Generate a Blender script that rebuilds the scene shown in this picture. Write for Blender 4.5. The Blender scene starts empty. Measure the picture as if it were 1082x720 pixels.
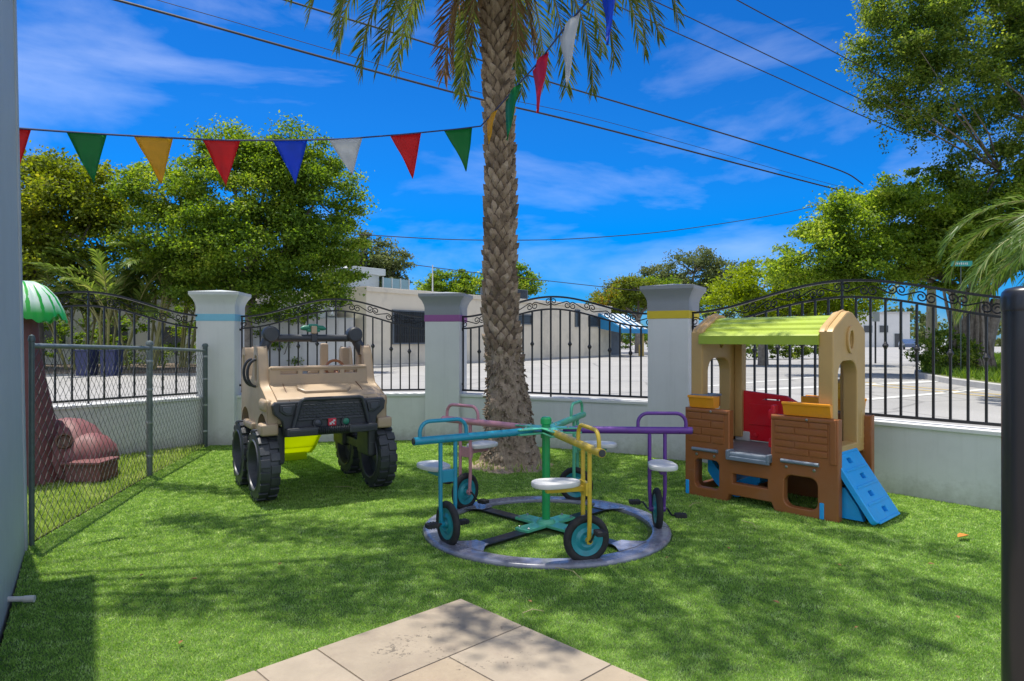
import bpy, bmesh, math, random
import numpy as np
from mathutils import Vector, Matrix

R = math.radians
rng = random.Random(7)
nrng = np.random.default_rng(11)
sc = bpy.context.scene
col = sc.collection

# ---------------------------------------------------------------- camera model used for measuring the place
CAM_H, FPX, HZ = 1.45, 710.0, 358.0
def G(px, py, z=0.0):
    d = FPX * (CAM_H - z) / (py - HZ)
    return Vector(((px - 541) / FPX * d, d, z))
def P(px, py, d):
    return Vector(((px - 541) / FPX * d, d, CAM_H - (py - HZ) / FPX * d))

# ---------------------------------------------------------------- materials
def nodes_of(m):
    m.use_nodes = True
    nt = m.node_tree
    nt.nodes.clear()
    out = nt.nodes.new('ShaderNodeOutputMaterial')
    return nt, out
def N(nt, kind, **kw):
    n = nt.nodes.new(kind)
    for k, v in kw.items():
        if k.startswith('i_'):
            n.inputs[k[2:].replace('_', ' ')].default_value = v
        else:
            setattr(n, k, v)
    return n
def ramp(nt, fac, stops):
    r = nt.nodes.new('ShaderNodeValToRGB')
    e = r.color_ramp.elements
    while len(e) < len(stops): e.new(0.5)
    for k, (p, c) in enumerate(stops):
        e[k].position = p
        e[k].color = (c[0], c[1], c[2], 1) if not isinstance(c, (int, float)) else (c, c, c, 1)
    nt.links.new(fac, r.inputs[0])
    return r
def scale_c(c, k): return tuple(min(1, max(0, x * k)) for x in c)

def mat(name, c, rough=0.5, var=0.1, vscale=6.0, bump=0.0, bscale=60.0, metal=0.0, coat=0.0, dirt=None, dscale=2.0, damt=0.5, rvar=0.1):
    m = bpy.data.materials.new(name)
    nt, out = nodes_of(m)
    L = nt.links.new
    b = N(nt, 'ShaderNodeBsdfPrincipled')
    b.inputs['Metallic'].default_value = metal
    b.inputs['Coat Weight'].default_value = coat
    tc = N(nt, 'ShaderNodeTexCoord')
    n1 = N(nt, 'ShaderNodeTexNoise', i_Scale=vscale, i_Detail=6.0, i_Roughness=0.6)
    L(tc.outputs['Object'], n1.inputs['Vector'])
    r1 = ramp(nt, n1.outputs['Fac'], [(0.3, scale_c(c, 1 - var)), (0.7, scale_c(c, 1 + var))])
    colr = r1.outputs[0]
    if dirt:
        n2 = N(nt, 'ShaderNodeTexNoise', i_Scale=dscale, i_Detail=8.0, i_Roughness=0.7)
        L(tc.outputs['Object'], n2.inputs['Vector'])
        r2 = ramp(nt, n2.outputs['Fac'], [(0.5, 0.0), (0.75, damt)])
        mx = N(nt, 'ShaderNodeMix', data_type='RGBA')
        L(r2.outputs[0], mx.inputs[0]); L(colr, mx.inputs[6]); mx.inputs[7].default_value = (*dirt, 1)
        colr = mx.outputs[2]
    L(colr, b.inputs['Base Color'])
    n3 = N(nt, 'ShaderNodeTexNoise', i_Scale=vscale * 3, i_Detail=4.0)
    L(tc.outputs['Object'], n3.inputs['Vector'])
    mr = N(nt, 'ShaderNodeMapRange', i_To_Min=max(0.02, rough - rvar), i_To_Max=min(1, rough + rvar))
    L(n3.outputs['Fac'], mr.inputs[0]); L(mr.outputs[0], b.inputs['Roughness'])
    if bump:
        n4 = N(nt, 'ShaderNodeTexNoise', i_Scale=bscale, i_Detail=5.0)
        L(tc.outputs['Object'], n4.inputs['Vector'])
        bp = N(nt, 'ShaderNodeBump', i_Strength=bump, i_Distance=0.02)
        L(n4.outputs['Fac'], bp.inputs['Height']); L(bp.outputs[0], b.inputs['Normal'])
    L(b.outputs[0], out.inputs[0])
    return m

def leaf_mat(name, c1, c2, c3=None, trans=0.35, rough=0.45, vscale=0.6):
    """leaves differ in hue from clump to clump and from leaf to leaf; thin, so some light passes through"""
    m = bpy.data.materials.new(name)
    nt, out = nodes_of(m)
    L = nt.links.new
    tc = N(nt, 'ShaderNodeTexCoord')
    n1 = N(nt, 'ShaderNodeTexNoise', i_Scale=vscale, i_Detail=3.0)
    L(tc.outputs['Object'], n1.inputs['Vector'])
    geo = N(nt, 'ShaderNodeNewGeometry')
    ma = N(nt, 'ShaderNodeMath', operation='MULTIPLY_ADD'); ma.inputs[1].default_value = 0.55; ma.inputs[2].default_value = -0.27
    L(geo.outputs['Random Per Island'], ma.inputs[0])
    ad = N(nt, 'ShaderNodeMath', operation='ADD'); L(n1.outputs['Fac'], ad.inputs[0]); L(ma.outputs[0], ad.inputs[1])
    st = [(0.25, c1), (0.7, c2)]
    if c3: st.append((0.9, c3))
    r = ramp(nt, ad.outputs[0], st)
    b = N(nt, 'ShaderNodeBsdfPrincipled'); b.inputs['Roughness'].default_value = rough
    b.inputs['Specular IOR Level'].default_value = 0.2
    L(r.outputs[0], b.inputs['Base Color'])
    t = N(nt, 'ShaderNodeBsdfTranslucent')
    hs = N(nt, 'ShaderNodeHueSaturation', i_Hue=0.485, i_Saturation=1.1, i_Value=1.5)
    L(r.outputs[0], hs.inputs['Color']); L(hs.outputs[0], t.inputs[0])
    mx = N(nt, 'ShaderNodeMixShader'); mx.inputs[0].default_value = trans
    L(b.outputs[0], mx.inputs[1]); L(t.outputs[0], mx.inputs[2])
    L(mx.outputs[0], out.inputs[0])
    return m

# ---------------------------------------------------------------- objects
def tag(o, label=None, cat=None, group=None, kind=None):
    if label: o['label'] = label
    if cat: o['category'] = cat
    if group: o['group'] = group
    if kind: o['kind'] = kind
    return o
def thing(name, label, cat, loc=(0, 0, 0), rotz=0.0, group=None):
    o = bpy.data.objects.new(name, None)
    col.objects.link(o)
    o.empty_display_size = 0.2
    o.location = loc
    o.rotation_euler = (0, 0, rotz)
    return tag(o, label, cat, group)
def link_mesh(name, me, m=None, parent=None, label=None):
    o = bpy.data.objects.new(name, me)
    col.objects.link(o)
    if m is not None and not me.materials: me.materials.append(m)
    if parent is not None: o.parent = parent
    if label: o['label'] = label
    return o
def copy_tree(o, parent=None):
    c = o.copy(); col.objects.link(c)
    c.parent = parent
    for ch in list(o.children): copy_tree(ch, c)
    return c

class MB:
    """collects shapes into one mesh"""
    def __init__(self, M=None):
        self.bm = bmesh.new(); self.M = M or Matrix.Identity(4)
    def _tf(self, vs, M):
        T = self.M @ M
        for v in vs: v.co = T @ v.co
    def box(self, c, s, M=None, bevel=0.0, seg=2):
        r = bmesh.ops.create_cube(self.bm, size=1.0)
        vs = r['verts']
        for v in vs: v.co = Vector((v.co.x * s[0], v.co.y * s[1], v.co.z * s[2]))
        if bevel > 0:
            es = list({e for v in vs for e in v.link_edges})
            bv = bmesh.ops.bevel(self.bm, geom=es, offset=min(bevel, 0.45 * min(s)), segments=seg, affect='EDGES', profile=0.5)
            vs = list({v for f in bv['faces'] for v in f.verts})
            vs = list(set(vs))
            # bevel replaces every vertex of the cube, so its faces hold them all
        self._tf(vs, Matrix.Translation(Vector(c)) @ (M or Matrix.Identity(4)))
        return self
    def bar(self, a, b, w, h=None, bevel=0.0, up=Vector((0, 0, 1))):
        """box from a to b, w wide and h high"""
        a, b = Vector(a), Vector(b)
        d = b - a; L = d.length; d.normalize()
        if abs(d.dot(up)) > 0.99: up = Vector((0, 1, 0))
        s = d.cross(up).normalized(); u = s.cross(d).normalized()
        M = Matrix((d, s, u)).transposed().to_4x4()
        return self.box((a + b) / 2, (L, w, h or w), M, bevel)
    def tube(self, pts, r, n=8, caps=True, closed=False, rot=0.0):
        pts = [Vector(p) for p in pts]
        K = len(pts)
        rad = list(r) if isinstance(r, (list, tuple)) else [r] * K
        rings = []
        prev = None
        for i, p in enumerate(pts):
            if closed: t = pts[(i + 1) % K] - pts[i - 1]
            else: t = pts[min(i + 1, K - 1)] - pts[max(i - 1, 0)]
            t.normalize()
            if prev is None:
                up = Vector((0, 0, 1)) if abs(t.z) < 0.9 else Vector((0, 1, 0))
                s = t.cross(up).normalized()
            else:
                s = (prev - t * prev.dot(t)).normalized()
            prev = s
            u = s.cross(t)
            ring = []
            for k in range(n):
                a = 2 * math.pi * k / n + rot
                ring.append(self.bm.verts.new(self.M @ (p + (s * math.cos(a) + u * math.sin(a)) * rad[i])))
            rings.append(ring)
        for i in range(K if closed else K - 1):
            A, B = rings[i], rings[(i + 1) % K]
            for k in range(n):
                self.bm.faces.new((A[k], A[(k + 1) % n], B[(k + 1) % n], B[k]))
        if caps and not closed:
            self.bm.faces.new(rings[0][::-1]); self.bm.faces.new(rings[-1])
        return self
    def lathe(self, prof, n=24, M=None, square=False, cap=True):
        """profile of (r, z) turned about z; square=True gives a square section"""
        if square: n = 4
        T = self.M @ (M or Matrix.Identity(4))
        rings = []
        for (r, z) in prof:
            if r < 1e-6:
                rings.append([self.bm.verts.new(T @ Vector((0, 0, z)))])
            else:
                k = math.sqrt(2) if square else 1
                off = math.pi / 4 if square else 0
                rings.append([self.bm.verts.new(T @ Vector((r * k * math.cos(2 * math.pi * i / n + off), r * k * math.sin(2 * math.pi * i / n + off), z))) for i in range(n)])
        for A, B in zip(rings, rings[1:]):
            if len(A) == 1 and len(B) == 1: continue
            for i in range(n):
                j = (i + 1) % n
                if len(A) == 1: self.bm.faces.new((A[0], B[j], B[i]))
                elif len(B) == 1: self.bm.faces.new((A[i], A[j], B[0]))
                else: self.bm.faces.new((A[i], A[j], B[j], B[i]))
        if cap and len(rings[0]) > 1: self.bm.faces.new(rings[0][::-1])
        if cap and len(rings[-1]) > 1: self.bm.faces.new(rings[-1])
        return self
    def prism(self, poly, h0, h1, M=None):
        """convex or simple polygon in xy, extruded in z"""
        T = self.M @ (M or Matrix.Identity(4))
        A = [self.bm.verts.new(T @ Vector((p[0], p[1], h0))) for p in poly]
        B = [self.bm.verts.new(T @ Vector((p[0], p[1], h1))) for p in poly]
        n = len(poly)
        for i in range(n):
            j = (i + 1) % n
            self.bm.faces.new((A[i], A[j], B[j], B[i]))
        self.bm.faces.new(A[::-1]); self.bm.faces.new(B)
        return self
    def quad(self, *ps):
        self.bm.faces.new([self.bm.verts.new(self.M @ Vector(p)) for p in ps])
        return self
    def add_mesh(self, me, M=None):
        n0 = len(self.bm.verts)
        self.bm.from_mesh(me)
        self.bm.verts.ensure_lookup_table()
        self._tf(self.bm.verts[n0:], M or Matrix.Identity(4))
        return self
    def build(self, name, m=None, parent=None, label=None, smooth=True, angle=40):
        bmesh.ops.recalc_face_normals(self.bm, faces=self.bm.faces[:])
        if smooth:
            lim = R(angle)
            for f in self.bm.faces: f.smooth = True
            for e in self.bm.edges:
                if len(e.link_faces) == 2:
                    try: e.smooth = e.calc_face_angle() < lim
                    except ValueError: pass
        me = bpy.data.meshes.new(name)
        self.bm.to_mesh(me); self.bm.free()
        o = link_mesh(name, me, m, parent, label)
        if smooth and len(me.polygons) > 6:
            wn = o.modifiers.new('weighted_normal', 'WEIGHTED_NORMAL'); wn.weight = 100; wn.keep_sharp = True
        return o

def rrect(x0, y0, x1, y1, r, n=5):
    pts = []
    for cx, cy, a0 in ((x1 - r, y1 - r, 0), (x0 + r, y1 - r, 90), (x0 + r, y0 + r, 180), (x1 - r, y0 + r, 270)):
        for k in range(n + 1):
            a = R(a0 + 90 * k / n)
            pts.append((cx + r * math.cos(a), cy + r * math.sin(a)))
    return pts
def ellipse(cx, cy, rx, ry, n=20):
    return [(cx + rx * math.cos(2 * math.pi * k / n), cy + ry * math.sin(2 * math.pi * k / n)) for k in range(n)]
def arch(x0, y0, x1, y1, r, n=6):
    """rounded top corners only"""
    pts = [(x0, y0), (x1, y0)]
    for cx, cy, a0 in ((x1 - r, y1 - r, 0), (x0 + r, y1 - r, 90)):
        for k in range(n + 1):
            a = R(a0 + 90 * k / n); pts.append((cx + r * math.cos(a), cy + r * math.sin(a)))
    return pts
def panel_mesh(outlines, thick, bevel=0.006):
    """a plate in the xy plane with holes (first outline is the rim) and rounded edges"""
    cu = bpy.data.curves.new('tmp', 'CURVE'); cu.dimensions = '2D'; cu.fill_mode = 'BOTH'
    cu.extrude = max(0.0005, thick / 2 - bevel); cu.bevel_depth = bevel; cu.bevel_resolution = 1
    for o in outlines:
        s = cu.splines.new('POLY'); s.points.add(len(o) - 1); s.use_cyclic_u = True
        for p, q in zip(s.points, o): p.co = (q[0], q[1], 0, 1)
    ob = bpy.data.objects.new('tmp', cu)
    col.objects.link(ob)
    dg = bpy.context.evaluated_depsgraph_get()
    me = bpy.data.meshes.new_from_object(ob.evaluated_get(dg))
    bpy.data.objects.remove(ob); bpy.data.curves.remove(cu)
    return me
XZ = Matrix(((1, 0, 0, 0), (0, 0, -1, 0), (0, 1, 0, 0), (0, 0, 0, 1)))        # plate xy -> xz, its normal along -y
YZ = Matrix(((0, 0, 1, 0), (1, 0, 0, 0), (0, 1, 0, 0), (0, 0, 0, 1)))         # plate xy -> yz, its normal along +x
def T(x, y, z): return Matrix.Translation((x, y, z))

def np_mesh(name, V, F, m, parent=None, label=None, smooth=False):
    """V (n,3), F (m,k) of one k"""
    me = bpy.data.meshes.new(name)
    k = F.shape[1]
    me.vertices.add(len(V)); me.vertices.foreach_set('co', V.astype(np.float32).ravel())
    me.loops.add(F.size); me.loops.foreach_set('vertex_index', F.astype(np.int32).ravel())
    me.polygons.add(len(F)); me.polygons.foreach_set('loop_start', np.arange(0, F.size, k, dtype=np.int32))
    try: me.polygons.foreach_set('loop_total', np.full(len(F), k, dtype=np.int32))
    except Exception: pass
    me.update(calc_edges=True)
    if smooth: me.polygons.foreach_set('use_smooth', np.ones(len(F), dtype=bool))
    return link_mesh(name, me, m, parent, label)

def unit(v): return v / np.maximum(1e-9, np.linalg.norm(v, axis=1, keepdims=True))
def leaf_geom(C, size, rng_, up=0.5, aspect=0.5, D=None, fold=0.15):
    """one kite-shaped leaf at each point of C"""
    n = len(C)
    nor = unit(rng_.normal(size=(n, 3)) + np.array([0, 0, up * 2]))
    d = rng_.normal(size=(n, 3)) if D is None else D + 0.5 * rng_.normal(size=(n, 3))
    d = unit(d - nor * np.sum(d * nor, axis=1, keepdims=True))
    s = np.cross(nor, d)
    L = (size * rng_.uniform(0.6, 1.3, n))[:, None]
    W = L * aspect
    V = np.stack([C - d * L * 0.5, C + s * W * 0.5 + nor * W * fold, C + d * L * 0.5, C - s * W * 0.5 + nor * W * fold], axis=1)
    return V.reshape(-1, 3)
def crown_points(lobes, n_clump, per, rc, rng_, flat=0.6, inner=0.35):
    """clumps spread through the lobes' volume, mostly near their surface; returns leaf points and clump centres"""
    w = np.array([l[1][0] * l[1][1] * l[1][2] for l in lobes]) ** 0.66; w /= w.sum()
    idx = rng_.choice(len(lobes), n_clump, p=w)
    cs = np.array([l[0] for l in lobes], float)[idx]; rs = np.array([l[1] for l in lobes], float)[idx]
    d = unit(rng_.normal(size=(n_clump, 3)))
    rad = rng_.uniform(inner, 1.0, n_clump) ** 0.6
    cc = cs + d * rs * rad[:, None]
    k = rng_.poisson(per, n_clump) + 5
    rep = np.repeat(np.arange(n_clump), k)
    rcl = rc * rng_.uniform(0.6, 1.35, n_clump)
    off = rng_.normal(size=(len(rep), 3)) * 0.5 * rcl[rep][:, None] * np.array([1, 1, flat])
    return cc[rep] + off, cc, unit(off + 1e-6)
def quads(n): return np.arange(4 * n).reshape(-1, 4)
# ================================================================ camera, light, sky
cam_d = bpy.data.cameras.new('camera'); cam = bpy.data.objects.new('camera', cam_d); col.objects.link(cam)
cam_d.sensor_width = 36.0; cam_d.lens = FPX / 1082 * 36.0
cam.location = (0, 0, CAM_H); cam.rotation_euler = (R(90), 0, 0)
cam_d.shift_y = (HZ - 360) / 1082
cam_d.clip_start = 0.05; cam_d.clip_end = 3000
sc.camera = cam

SUN_EL = 77.0
to_sun = Vector((-0.70 * math.cos(R(SUN_EL)), 0.714 * math.cos(R(SUN_EL)), math.sin(R(SUN_EL)))).normalized()
sd = bpy.data.lights.new('sun', 'SUN'); sun = bpy.data.objects.new('sun', sd); col.objects.link(sun)
sd.energy = 4.0; sd.angle = R(0.55); sd.color = (1.0, 0.95, 0.86)
sun.rotation_euler = (-to_sun).to_track_quat('-Z', 'Y').to_euler()
sun.location = to_sun * 50

w = bpy.data.worlds.new('World'); sc.world = w; w.use_nodes = True
nt = w.node_tree; nt.nodes.clear(); L = nt.links.new
wo = N(nt, 'ShaderNodeOutputWorld'); bg = N(nt, 'ShaderNodeBackground'); bg.inputs[1].default_value = 0.15
sky = N(nt, 'ShaderNodeTexSky', sky_type='NISHITA'); sky.sun_disc = False
sky.sun_elevation = R(SUN_EL); sky.sun_rotation = math.atan2(to_sun.x, to_sun.y)
sky.altitude = 0; sky.air_density = 1.0; sky.dust_density = 0.1; sky.ozone_density = 3.5
# deep clear tropical blue: the sky's own colour with more contrast between its channels
dv = N(nt, 'ShaderNodeMix', data_type='RGBA', blend_type='MULTIPLY'); dv.inputs[0].default_value = 1; dv.inputs[7].default_value = (.16, .16, .16, 1)
gm = N(nt, 'ShaderNodeGamma', i_Gamma=1.65); L(sky.outputs[0], dv.inputs[6]); L(dv.outputs[2], gm.inputs[0])
hs = N(nt, 'ShaderNodeHueSaturation', i_Hue=0.497, i_Saturation=1.05, i_Value=4.6)
# less of the white veil low down: the air after rain is clear to the horizon
sz = N(nt, 'ShaderNodeSeparateXYZ'); tz_ = N(nt, 'ShaderNodeTexCoord'); L(tz_.outputs['Generated'], sz.inputs[0])
vr = ramp(nt, sz.outputs[2], [(0.0, (.15, .33, .78)), (.07, (.11, .38, .80)), (.14, (.14, .50, .88)), (.20, (.24, .61, .95)), (.30, (.36, .72, 1.0)), (.5, (.48, .82, 1.08)), (.9, (.8, 1, 1.1))])
dv2 = N(nt, 'ShaderNodeMix', data_type='RGBA', blend_type='MULTIPLY'); dv2.inputs[0].default_value = 1; L(gm.outputs[0], dv2.inputs[6]); L(vr.outputs[0], dv2.inputs[7])
L(dv2.outputs[2], hs.inputs['Color'])
# thin high cloud, laid out by direction in the sky
tc = N(nt, 'ShaderNodeTexCoord')
mp = N(nt, 'ShaderNodeMapping'); mp.inputs['Scale'].default_value = (1.0, 1.3, 3.2); mp.inputs['Rotation'].default_value = (R(10), R(24), R(30))
mp.inputs['Location'].default_value = (0.8, 0.4, 0.1)
L(tc.outputs['Generated'], mp.inputs['Vector'])
nz = N(nt, 'ShaderNodeTexNoise', i_Scale=2.3, i_Detail=9.0, i_Roughness=0.55, i_Distortion=0.35)
L(mp.outputs[0], nz.inputs['Vector'])
# unseen cloud added behind and above the yard as neutral white fill light
sx = N(nt, 'ShaderNodeSeparateXYZ'); L(tc.outputs['Generated'], sx.inputs[0])
bk = N(nt, 'ShaderNodeMapRange', interpolation_type='SMOOTHSTEP'); bk.inputs[1].default_value = 0.35; bk.inputs[2].default_value = -0.35; bk.inputs[3].default_value = 0.0; bk.inputs[4].default_value = 0.30
L(sx.outputs[1], bk.inputs[0])
ad = N(nt, 'ShaderNodeMath', operation='ADD'); L(nz.outputs['Fac'], ad.inputs[0]); L(bk.outputs[0], ad.inputs[1])
cr = ramp(nt, ad.outputs[0], [(0.48, 0.0), (0.68, 0.15), (0.94, 0.8)])
mx = N(nt, 'ShaderNodeMix', data_type='RGBA')
L(cr.outputs[0], mx.inputs[0]); L(hs.outputs[0], mx.inputs[6]); mx.inputs[7].default_value = (7.6, 7.7, 7.9, 1)
L(mx.outputs[2], bg.inputs[0]); L(bg.outputs[0], wo.inputs[0])

vs = sc.view_settings
vs.view_transform = 'Standard'; vs.look = 'None'; vs.exposure = 0.6; vs.gamma = 1.0; vs.use_curve_mapping = False
sc.cycles.max_bounces = 6; sc.cycles.transparent_max_bounces = 8
sc.cycles.use_denoising = True
sc.cycles.sample_clamp_indirect = 8

# ================================================================ materials
M = {}
M['stucco'] = mat('stucco', (0.66, 0.67, 0.66), 0.85, 0.04, 3, bump=0.06, bscale=120, dirt=(0.42, 0.43, 0.40), dscale=1.1, damt=0.35)
M['stucco_grey'] = mat('stucco_grey', (0.27, 0.29, 0.31), 0.8, 0.05, 3, bump=0.2, bscale=120)
M['stucco_pale'] = mat('stucco_pale', (0.55, 0.58, 0.57), 0.8, 0.05, 3, bump=0.2, bscale=120)
M['band_blue'] = mat('band_blue', (0.20, 0.50, 0.66), 0.7, 0.06, 5, bump=0.15, bscale=120)
M['band_purple'] = mat('band_purple', (0.30, 0.10, 0.29), 0.7, 0.06, 5, bump=0.15, bscale=120)
M['band_yellow'] = mat('band_yellow', (0.66, 0.50, 0.03), 0.7, 0.06, 5, bump=0.15, bscale=120)
M['iron'] = mat('iron', (0.018, 0.018, 0.02), 0.42, 0.2, 12, bump=0.1, bscale=90)
M['galv'] = mat('galvanised', (0.36, 0.38, 0.38), 0.42, 0.15, 25, metal=0.7, bump=0.05)
M['galv_dark'] = mat('galvanised_dark', (0.10, 0.13, 0.12), 0.5, 0.15, 25, metal=0.4)
M['wall_grey'] = mat('painted_wall', (0.45, 0.49, 0.51), 0.6, 0.04, 2, bump=0.05, bscale=150)
M['asphalt'] = mat('street_surface', (0.315, 0.307, 0.29), 0.9, 0.10, 0.35, bump=0.15, bscale=40, dirt=(0.25, 0.245, 0.235), dscale=0.15, damt=0.7)
M['earth'] = mat('bare_ground', (0.17, 0.13, 0.095), 0.95, 0.25, 1.2, bump=0.6, bscale=8)
M['concrete'] = mat('concrete', (0.42, 0.41, 0.385), 0.9, 0.08, 2.0, bump=0.15, bscale=50, dirt=(0.25, 0.24, 0.22), dscale=0.9, damt=0.6)
M['white_paint'] = mat('road_paint', (0.54, 0.54, 0.51), 0.8, 0.10, 4, dirt=(0.4, 0.4, 0.37), dscale=5, damt=0.7)
M['yellow_paint'] = mat('yellow_road_paint', (0.55, 0.40, 0.12), 0.8, 0.10, 4, dirt=(0.40, 0.36, 0.27), dscale=5, damt=0.8)
M['turf_base'] = mat('turf_backing', (0.08, 0.14, 0.025), 0.9, 0.3, 25, bump=0.5, bscale=140)
M['lawn'] = mat('lawn_soil', (0.13, 0.16, 0.035), 0.95, 0.35, 9, bump=0.6, bscale=60)
M['travertine'] = mat('travertine', (0.335, 0.275, 0.20), 0.7, 0.12, 5, bump=0.2, bscale=40, dirt=(0.24, 0.185, 0.14), dscale=3.5, damt=0.8)
M['grout'] = mat('grout', (0.20, 0.17, 0.14), 0.95, 0.15, 30)

def weather(m, streak=.5, base=.55, zlo=0.0, zhi=.22):
    """rain streaks down the render and soil splashed on its foot"""
    nt = m.node_tree; L = nt.links.new
    b = next(n for n in nt.nodes if n.type == 'BSDF_PRINCIPLED'); src = b.inputs['Base Color'].links[0].from_socket
    tc = N(nt, 'ShaderNodeTexCoord'); mp = N(nt, 'ShaderNodeMapping'); mp.inputs['Scale'].default_value = (9, 9, .55); L(tc.outputs['Object'], mp.inputs[0])
    n1 = N(nt, 'ShaderNodeTexNoise', i_Scale=1.6, i_Detail=5.0, i_Roughness=.65); L(mp.outputs[0], n1.inputs['Vector'])
    r1 = ramp(nt, n1.outputs[0], [(.52, 0.0), (.75, streak)])
    mx = N(nt, 'ShaderNodeMix', data_type='RGBA'); L(r1.outputs[0], mx.inputs[0]); L(src, mx.inputs[6]); mx.inputs[7].default_value = (.33, .34, .32, 1)
    sz = N(nt, 'ShaderNodeSeparateXYZ'); L(tc.outputs['Object'], sz.inputs[0])
    n2 = N(nt, 'ShaderNodeTexNoise', i_Scale=14.0, i_Detail=6.0, i_Roughness=.7); L(tc.outputs['Object'], n2.inputs['Vector'])
    ma = N(nt, 'ShaderNodeMath', operation='MULTIPLY_ADD'); ma.inputs[1].default_value = -.42; L(n2.outputs[0], ma.inputs[0]); L(sz.outputs[2], ma.inputs[2])
    mr = N(nt, 'ShaderNodeMapRange'); mr.inputs[1].default_value = zhi - .21; mr.inputs[2].default_value = zlo - .21; mr.inputs[3].default_value = 0; mr.inputs[4].default_value = base; L(ma.outputs[0], mr.inputs[0])
    m2 = N(nt, 'ShaderNodeMix', data_type='RGBA'); L(mr.outputs[0], m2.inputs[0]); L(mx.outputs[2], m2.inputs[6]); m2.inputs[7].default_value = (.20, .20, .14, 1)
    L(m2.outputs[2], b.inputs['Base Color'])
weather(M['stucco'], .14, .45); weather(M['stucco_grey'], .15, 0); weather(M['stucco_pale'], .18, 0); weather(M['wall_grey'], .15, .4)
def road_wear(m):
    nt = m.node_tree; L = nt.links.new
    b = next(n for n in nt.nodes if n.type == 'BSDF_PRINCIPLED'); src = b.inputs['Base Color'].links[0].from_socket
    tc = N(nt, 'ShaderNodeTexCoord'); n0 = N(nt, 'ShaderNodeTexNoise', i_Scale=.5, i_Detail=4.0); L(tc.outputs['Object'], n0.inputs['Vector'])
    ad = N(nt, 'ShaderNodeMix', data_type='RGBA'); ad.inputs[0].default_value = .12; L(tc.outputs['Object'], ad.inputs[6]); L(n0.outputs['Color'], ad.inputs[7])
    v = N(nt, 'ShaderNodeTexVoronoi', feature='DISTANCE_TO_EDGE', i_Scale=.22); L(ad.outputs[2], v.inputs['Vector'])
    r = ramp(nt, v.outputs['Distance'], [(.0, .62), (.012, 1.0)])
    w_ = N(nt, 'ShaderNodeTexNoise', i_Scale=60.0, i_Detail=3.0); L(tc.outputs['Object'], w_.inputs['Vector']); r2 = ramp(nt, w_.outputs[0], [(.35, .86), (.65, 1.1)]); r2.color_ramp.elements[1].color = (1.1, 1.1, 1.1, 1)
    mu = N(nt, 'ShaderNodeMix', data_type='RGBA', blend_type='MULTIPLY'); mu.inputs[0].default_value = 1; L(src, mu.inputs[6]); L(r.outputs[0], mu.inputs[7])
    m2 = N(nt, 'ShaderNodeMix', data_type='RGBA', blend_type='MULTIPLY'); m2.inputs[0].default_value = 1; L(mu.outputs[2], m2.inputs[6]); L(r2.outputs[0], m2.inputs[7]); L(m2.outputs[2], b.inputs['Base Color'])
road_wear(M['asphalt'])

# ================================================================ ground
def sheet(name, pts, z, m, kind='structure', thick=0.0):
    mb = MB()
    if thick: mb.prism(pts, z - thick, z)
    else: mb.bm.faces.new([mb.bm.verts.new((p[0], p[1], z)) for p in pts])
    o = mb.build(name, m, smooth=False)
    return tag(o, kind=kind)

P1, P2, P3, P4 = Vector((-4.05, 9.35, 0)), Vector((-0.95, 9.72, 0)), Vector((1.99, 8.28, 0)), Vector((4.62, 5.18, 0))
P0 = Vector((-6.1, 6.75, 0))
WALLC = Vector((-3.38, 4.68, 0))                    # corner of the building beside the camera
sheet('ground', [(-900, -900), (900, -900), (900, 1500), (-900, 1500)], -0.10, M['earth'])
sheet('street', [(-160, 9.2), (P0.x - 3, P0.y - 1), (P1.x, P1.y + .2), (P2.x, P2.y + .2), (P3.x, P3.y), (P4.x + .1, P4.y), (16, -30), (200, -30), (200, 220), (-160, 220)], -0.06, M['asphalt'])
# pavement behind the wall
pv = [(P0.x - 2, P0.y - 2.4), (P1.x, P1.y), (P2.x, P2.y), (P3.x, P3.y), (P4.x, P4.y), (8.5, .6), (10.2, 1.6), (6.3, 6.4), (3.0, 10.1), (-.6, 11.9), (-4.8, 11.5), (P0.x - 3.8, P0.y - 1.3)]
sheet('pavement', pv, 0.04, M['concrete'], thick=0.2)

turf_poly = [(P1.x + .1, P1.y - .1), (P2.x, P2.y), (P3.x, P3.y), (P4.x, P4.y), (6.5, 3.0), (6.5, -2), (-0.6, -2), (-2.3, 3.0), (WALLC.x, WALLC.y), (-3.83, 7.1), (-4.12, 9.0)]
sheet('turf_ground', turf_poly, 0.0, M['turf_base'])
lawn_poly = [(-4.14, 9.2), (-3.86, 7.1), (WALLC.x - .03, WALLC.y), (-5.5, 4.9), (-9.5, 4.6), (-8.3, 4.2), P0[:2], (P1.x - .1, P1.y - .1)]
lawn_poly = [(-4.14, 9.25), (-3.86, 7.1), (WALLC.x - .03, WALLC.y), (-5.0, 2.9), (-9.0, 3.4), (P0.x, P0.y)]
sheet('lawn_ground', lawn_poly, -0.004, M['lawn'])

# kerbed verge under the ficus across the road, lawn strip across the road at the far left
verge = [G(966, 397), G(1003, 404), G(1064, 412.5), G(1200, 428), Vector((40, 20, 0)), Vector((48, 48, 0)), G(1010, 377), G(968, 383)]
sheet('verge_kerb', [(p.x, p.y) for p in verge], 0.12, M['concrete'], thick=0.22)
vc = sum(verge, Vector()) / len(verge)
sheet('verge_soil', [(p.x + (vc.x - p.x) * .035, p.y + (vc.y - p.y) * .035) for p in verge], 0.128, M['lawn'])
sheet('planting_bed', [(-60, 28.5), (-16, 29), (-10.6, 30.5), (-9.5, 33.5), (-60, 60)], 0.02, M['earth'], thick=0.12)

sheet('building_kerb', [G(360, 391)[:2], G(395, 388)[:2], G(660, 375.5)[:2], (13.5, 62), (10, 64), (-9, 40)], .06, M['concrete'], thick=.14)
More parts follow.
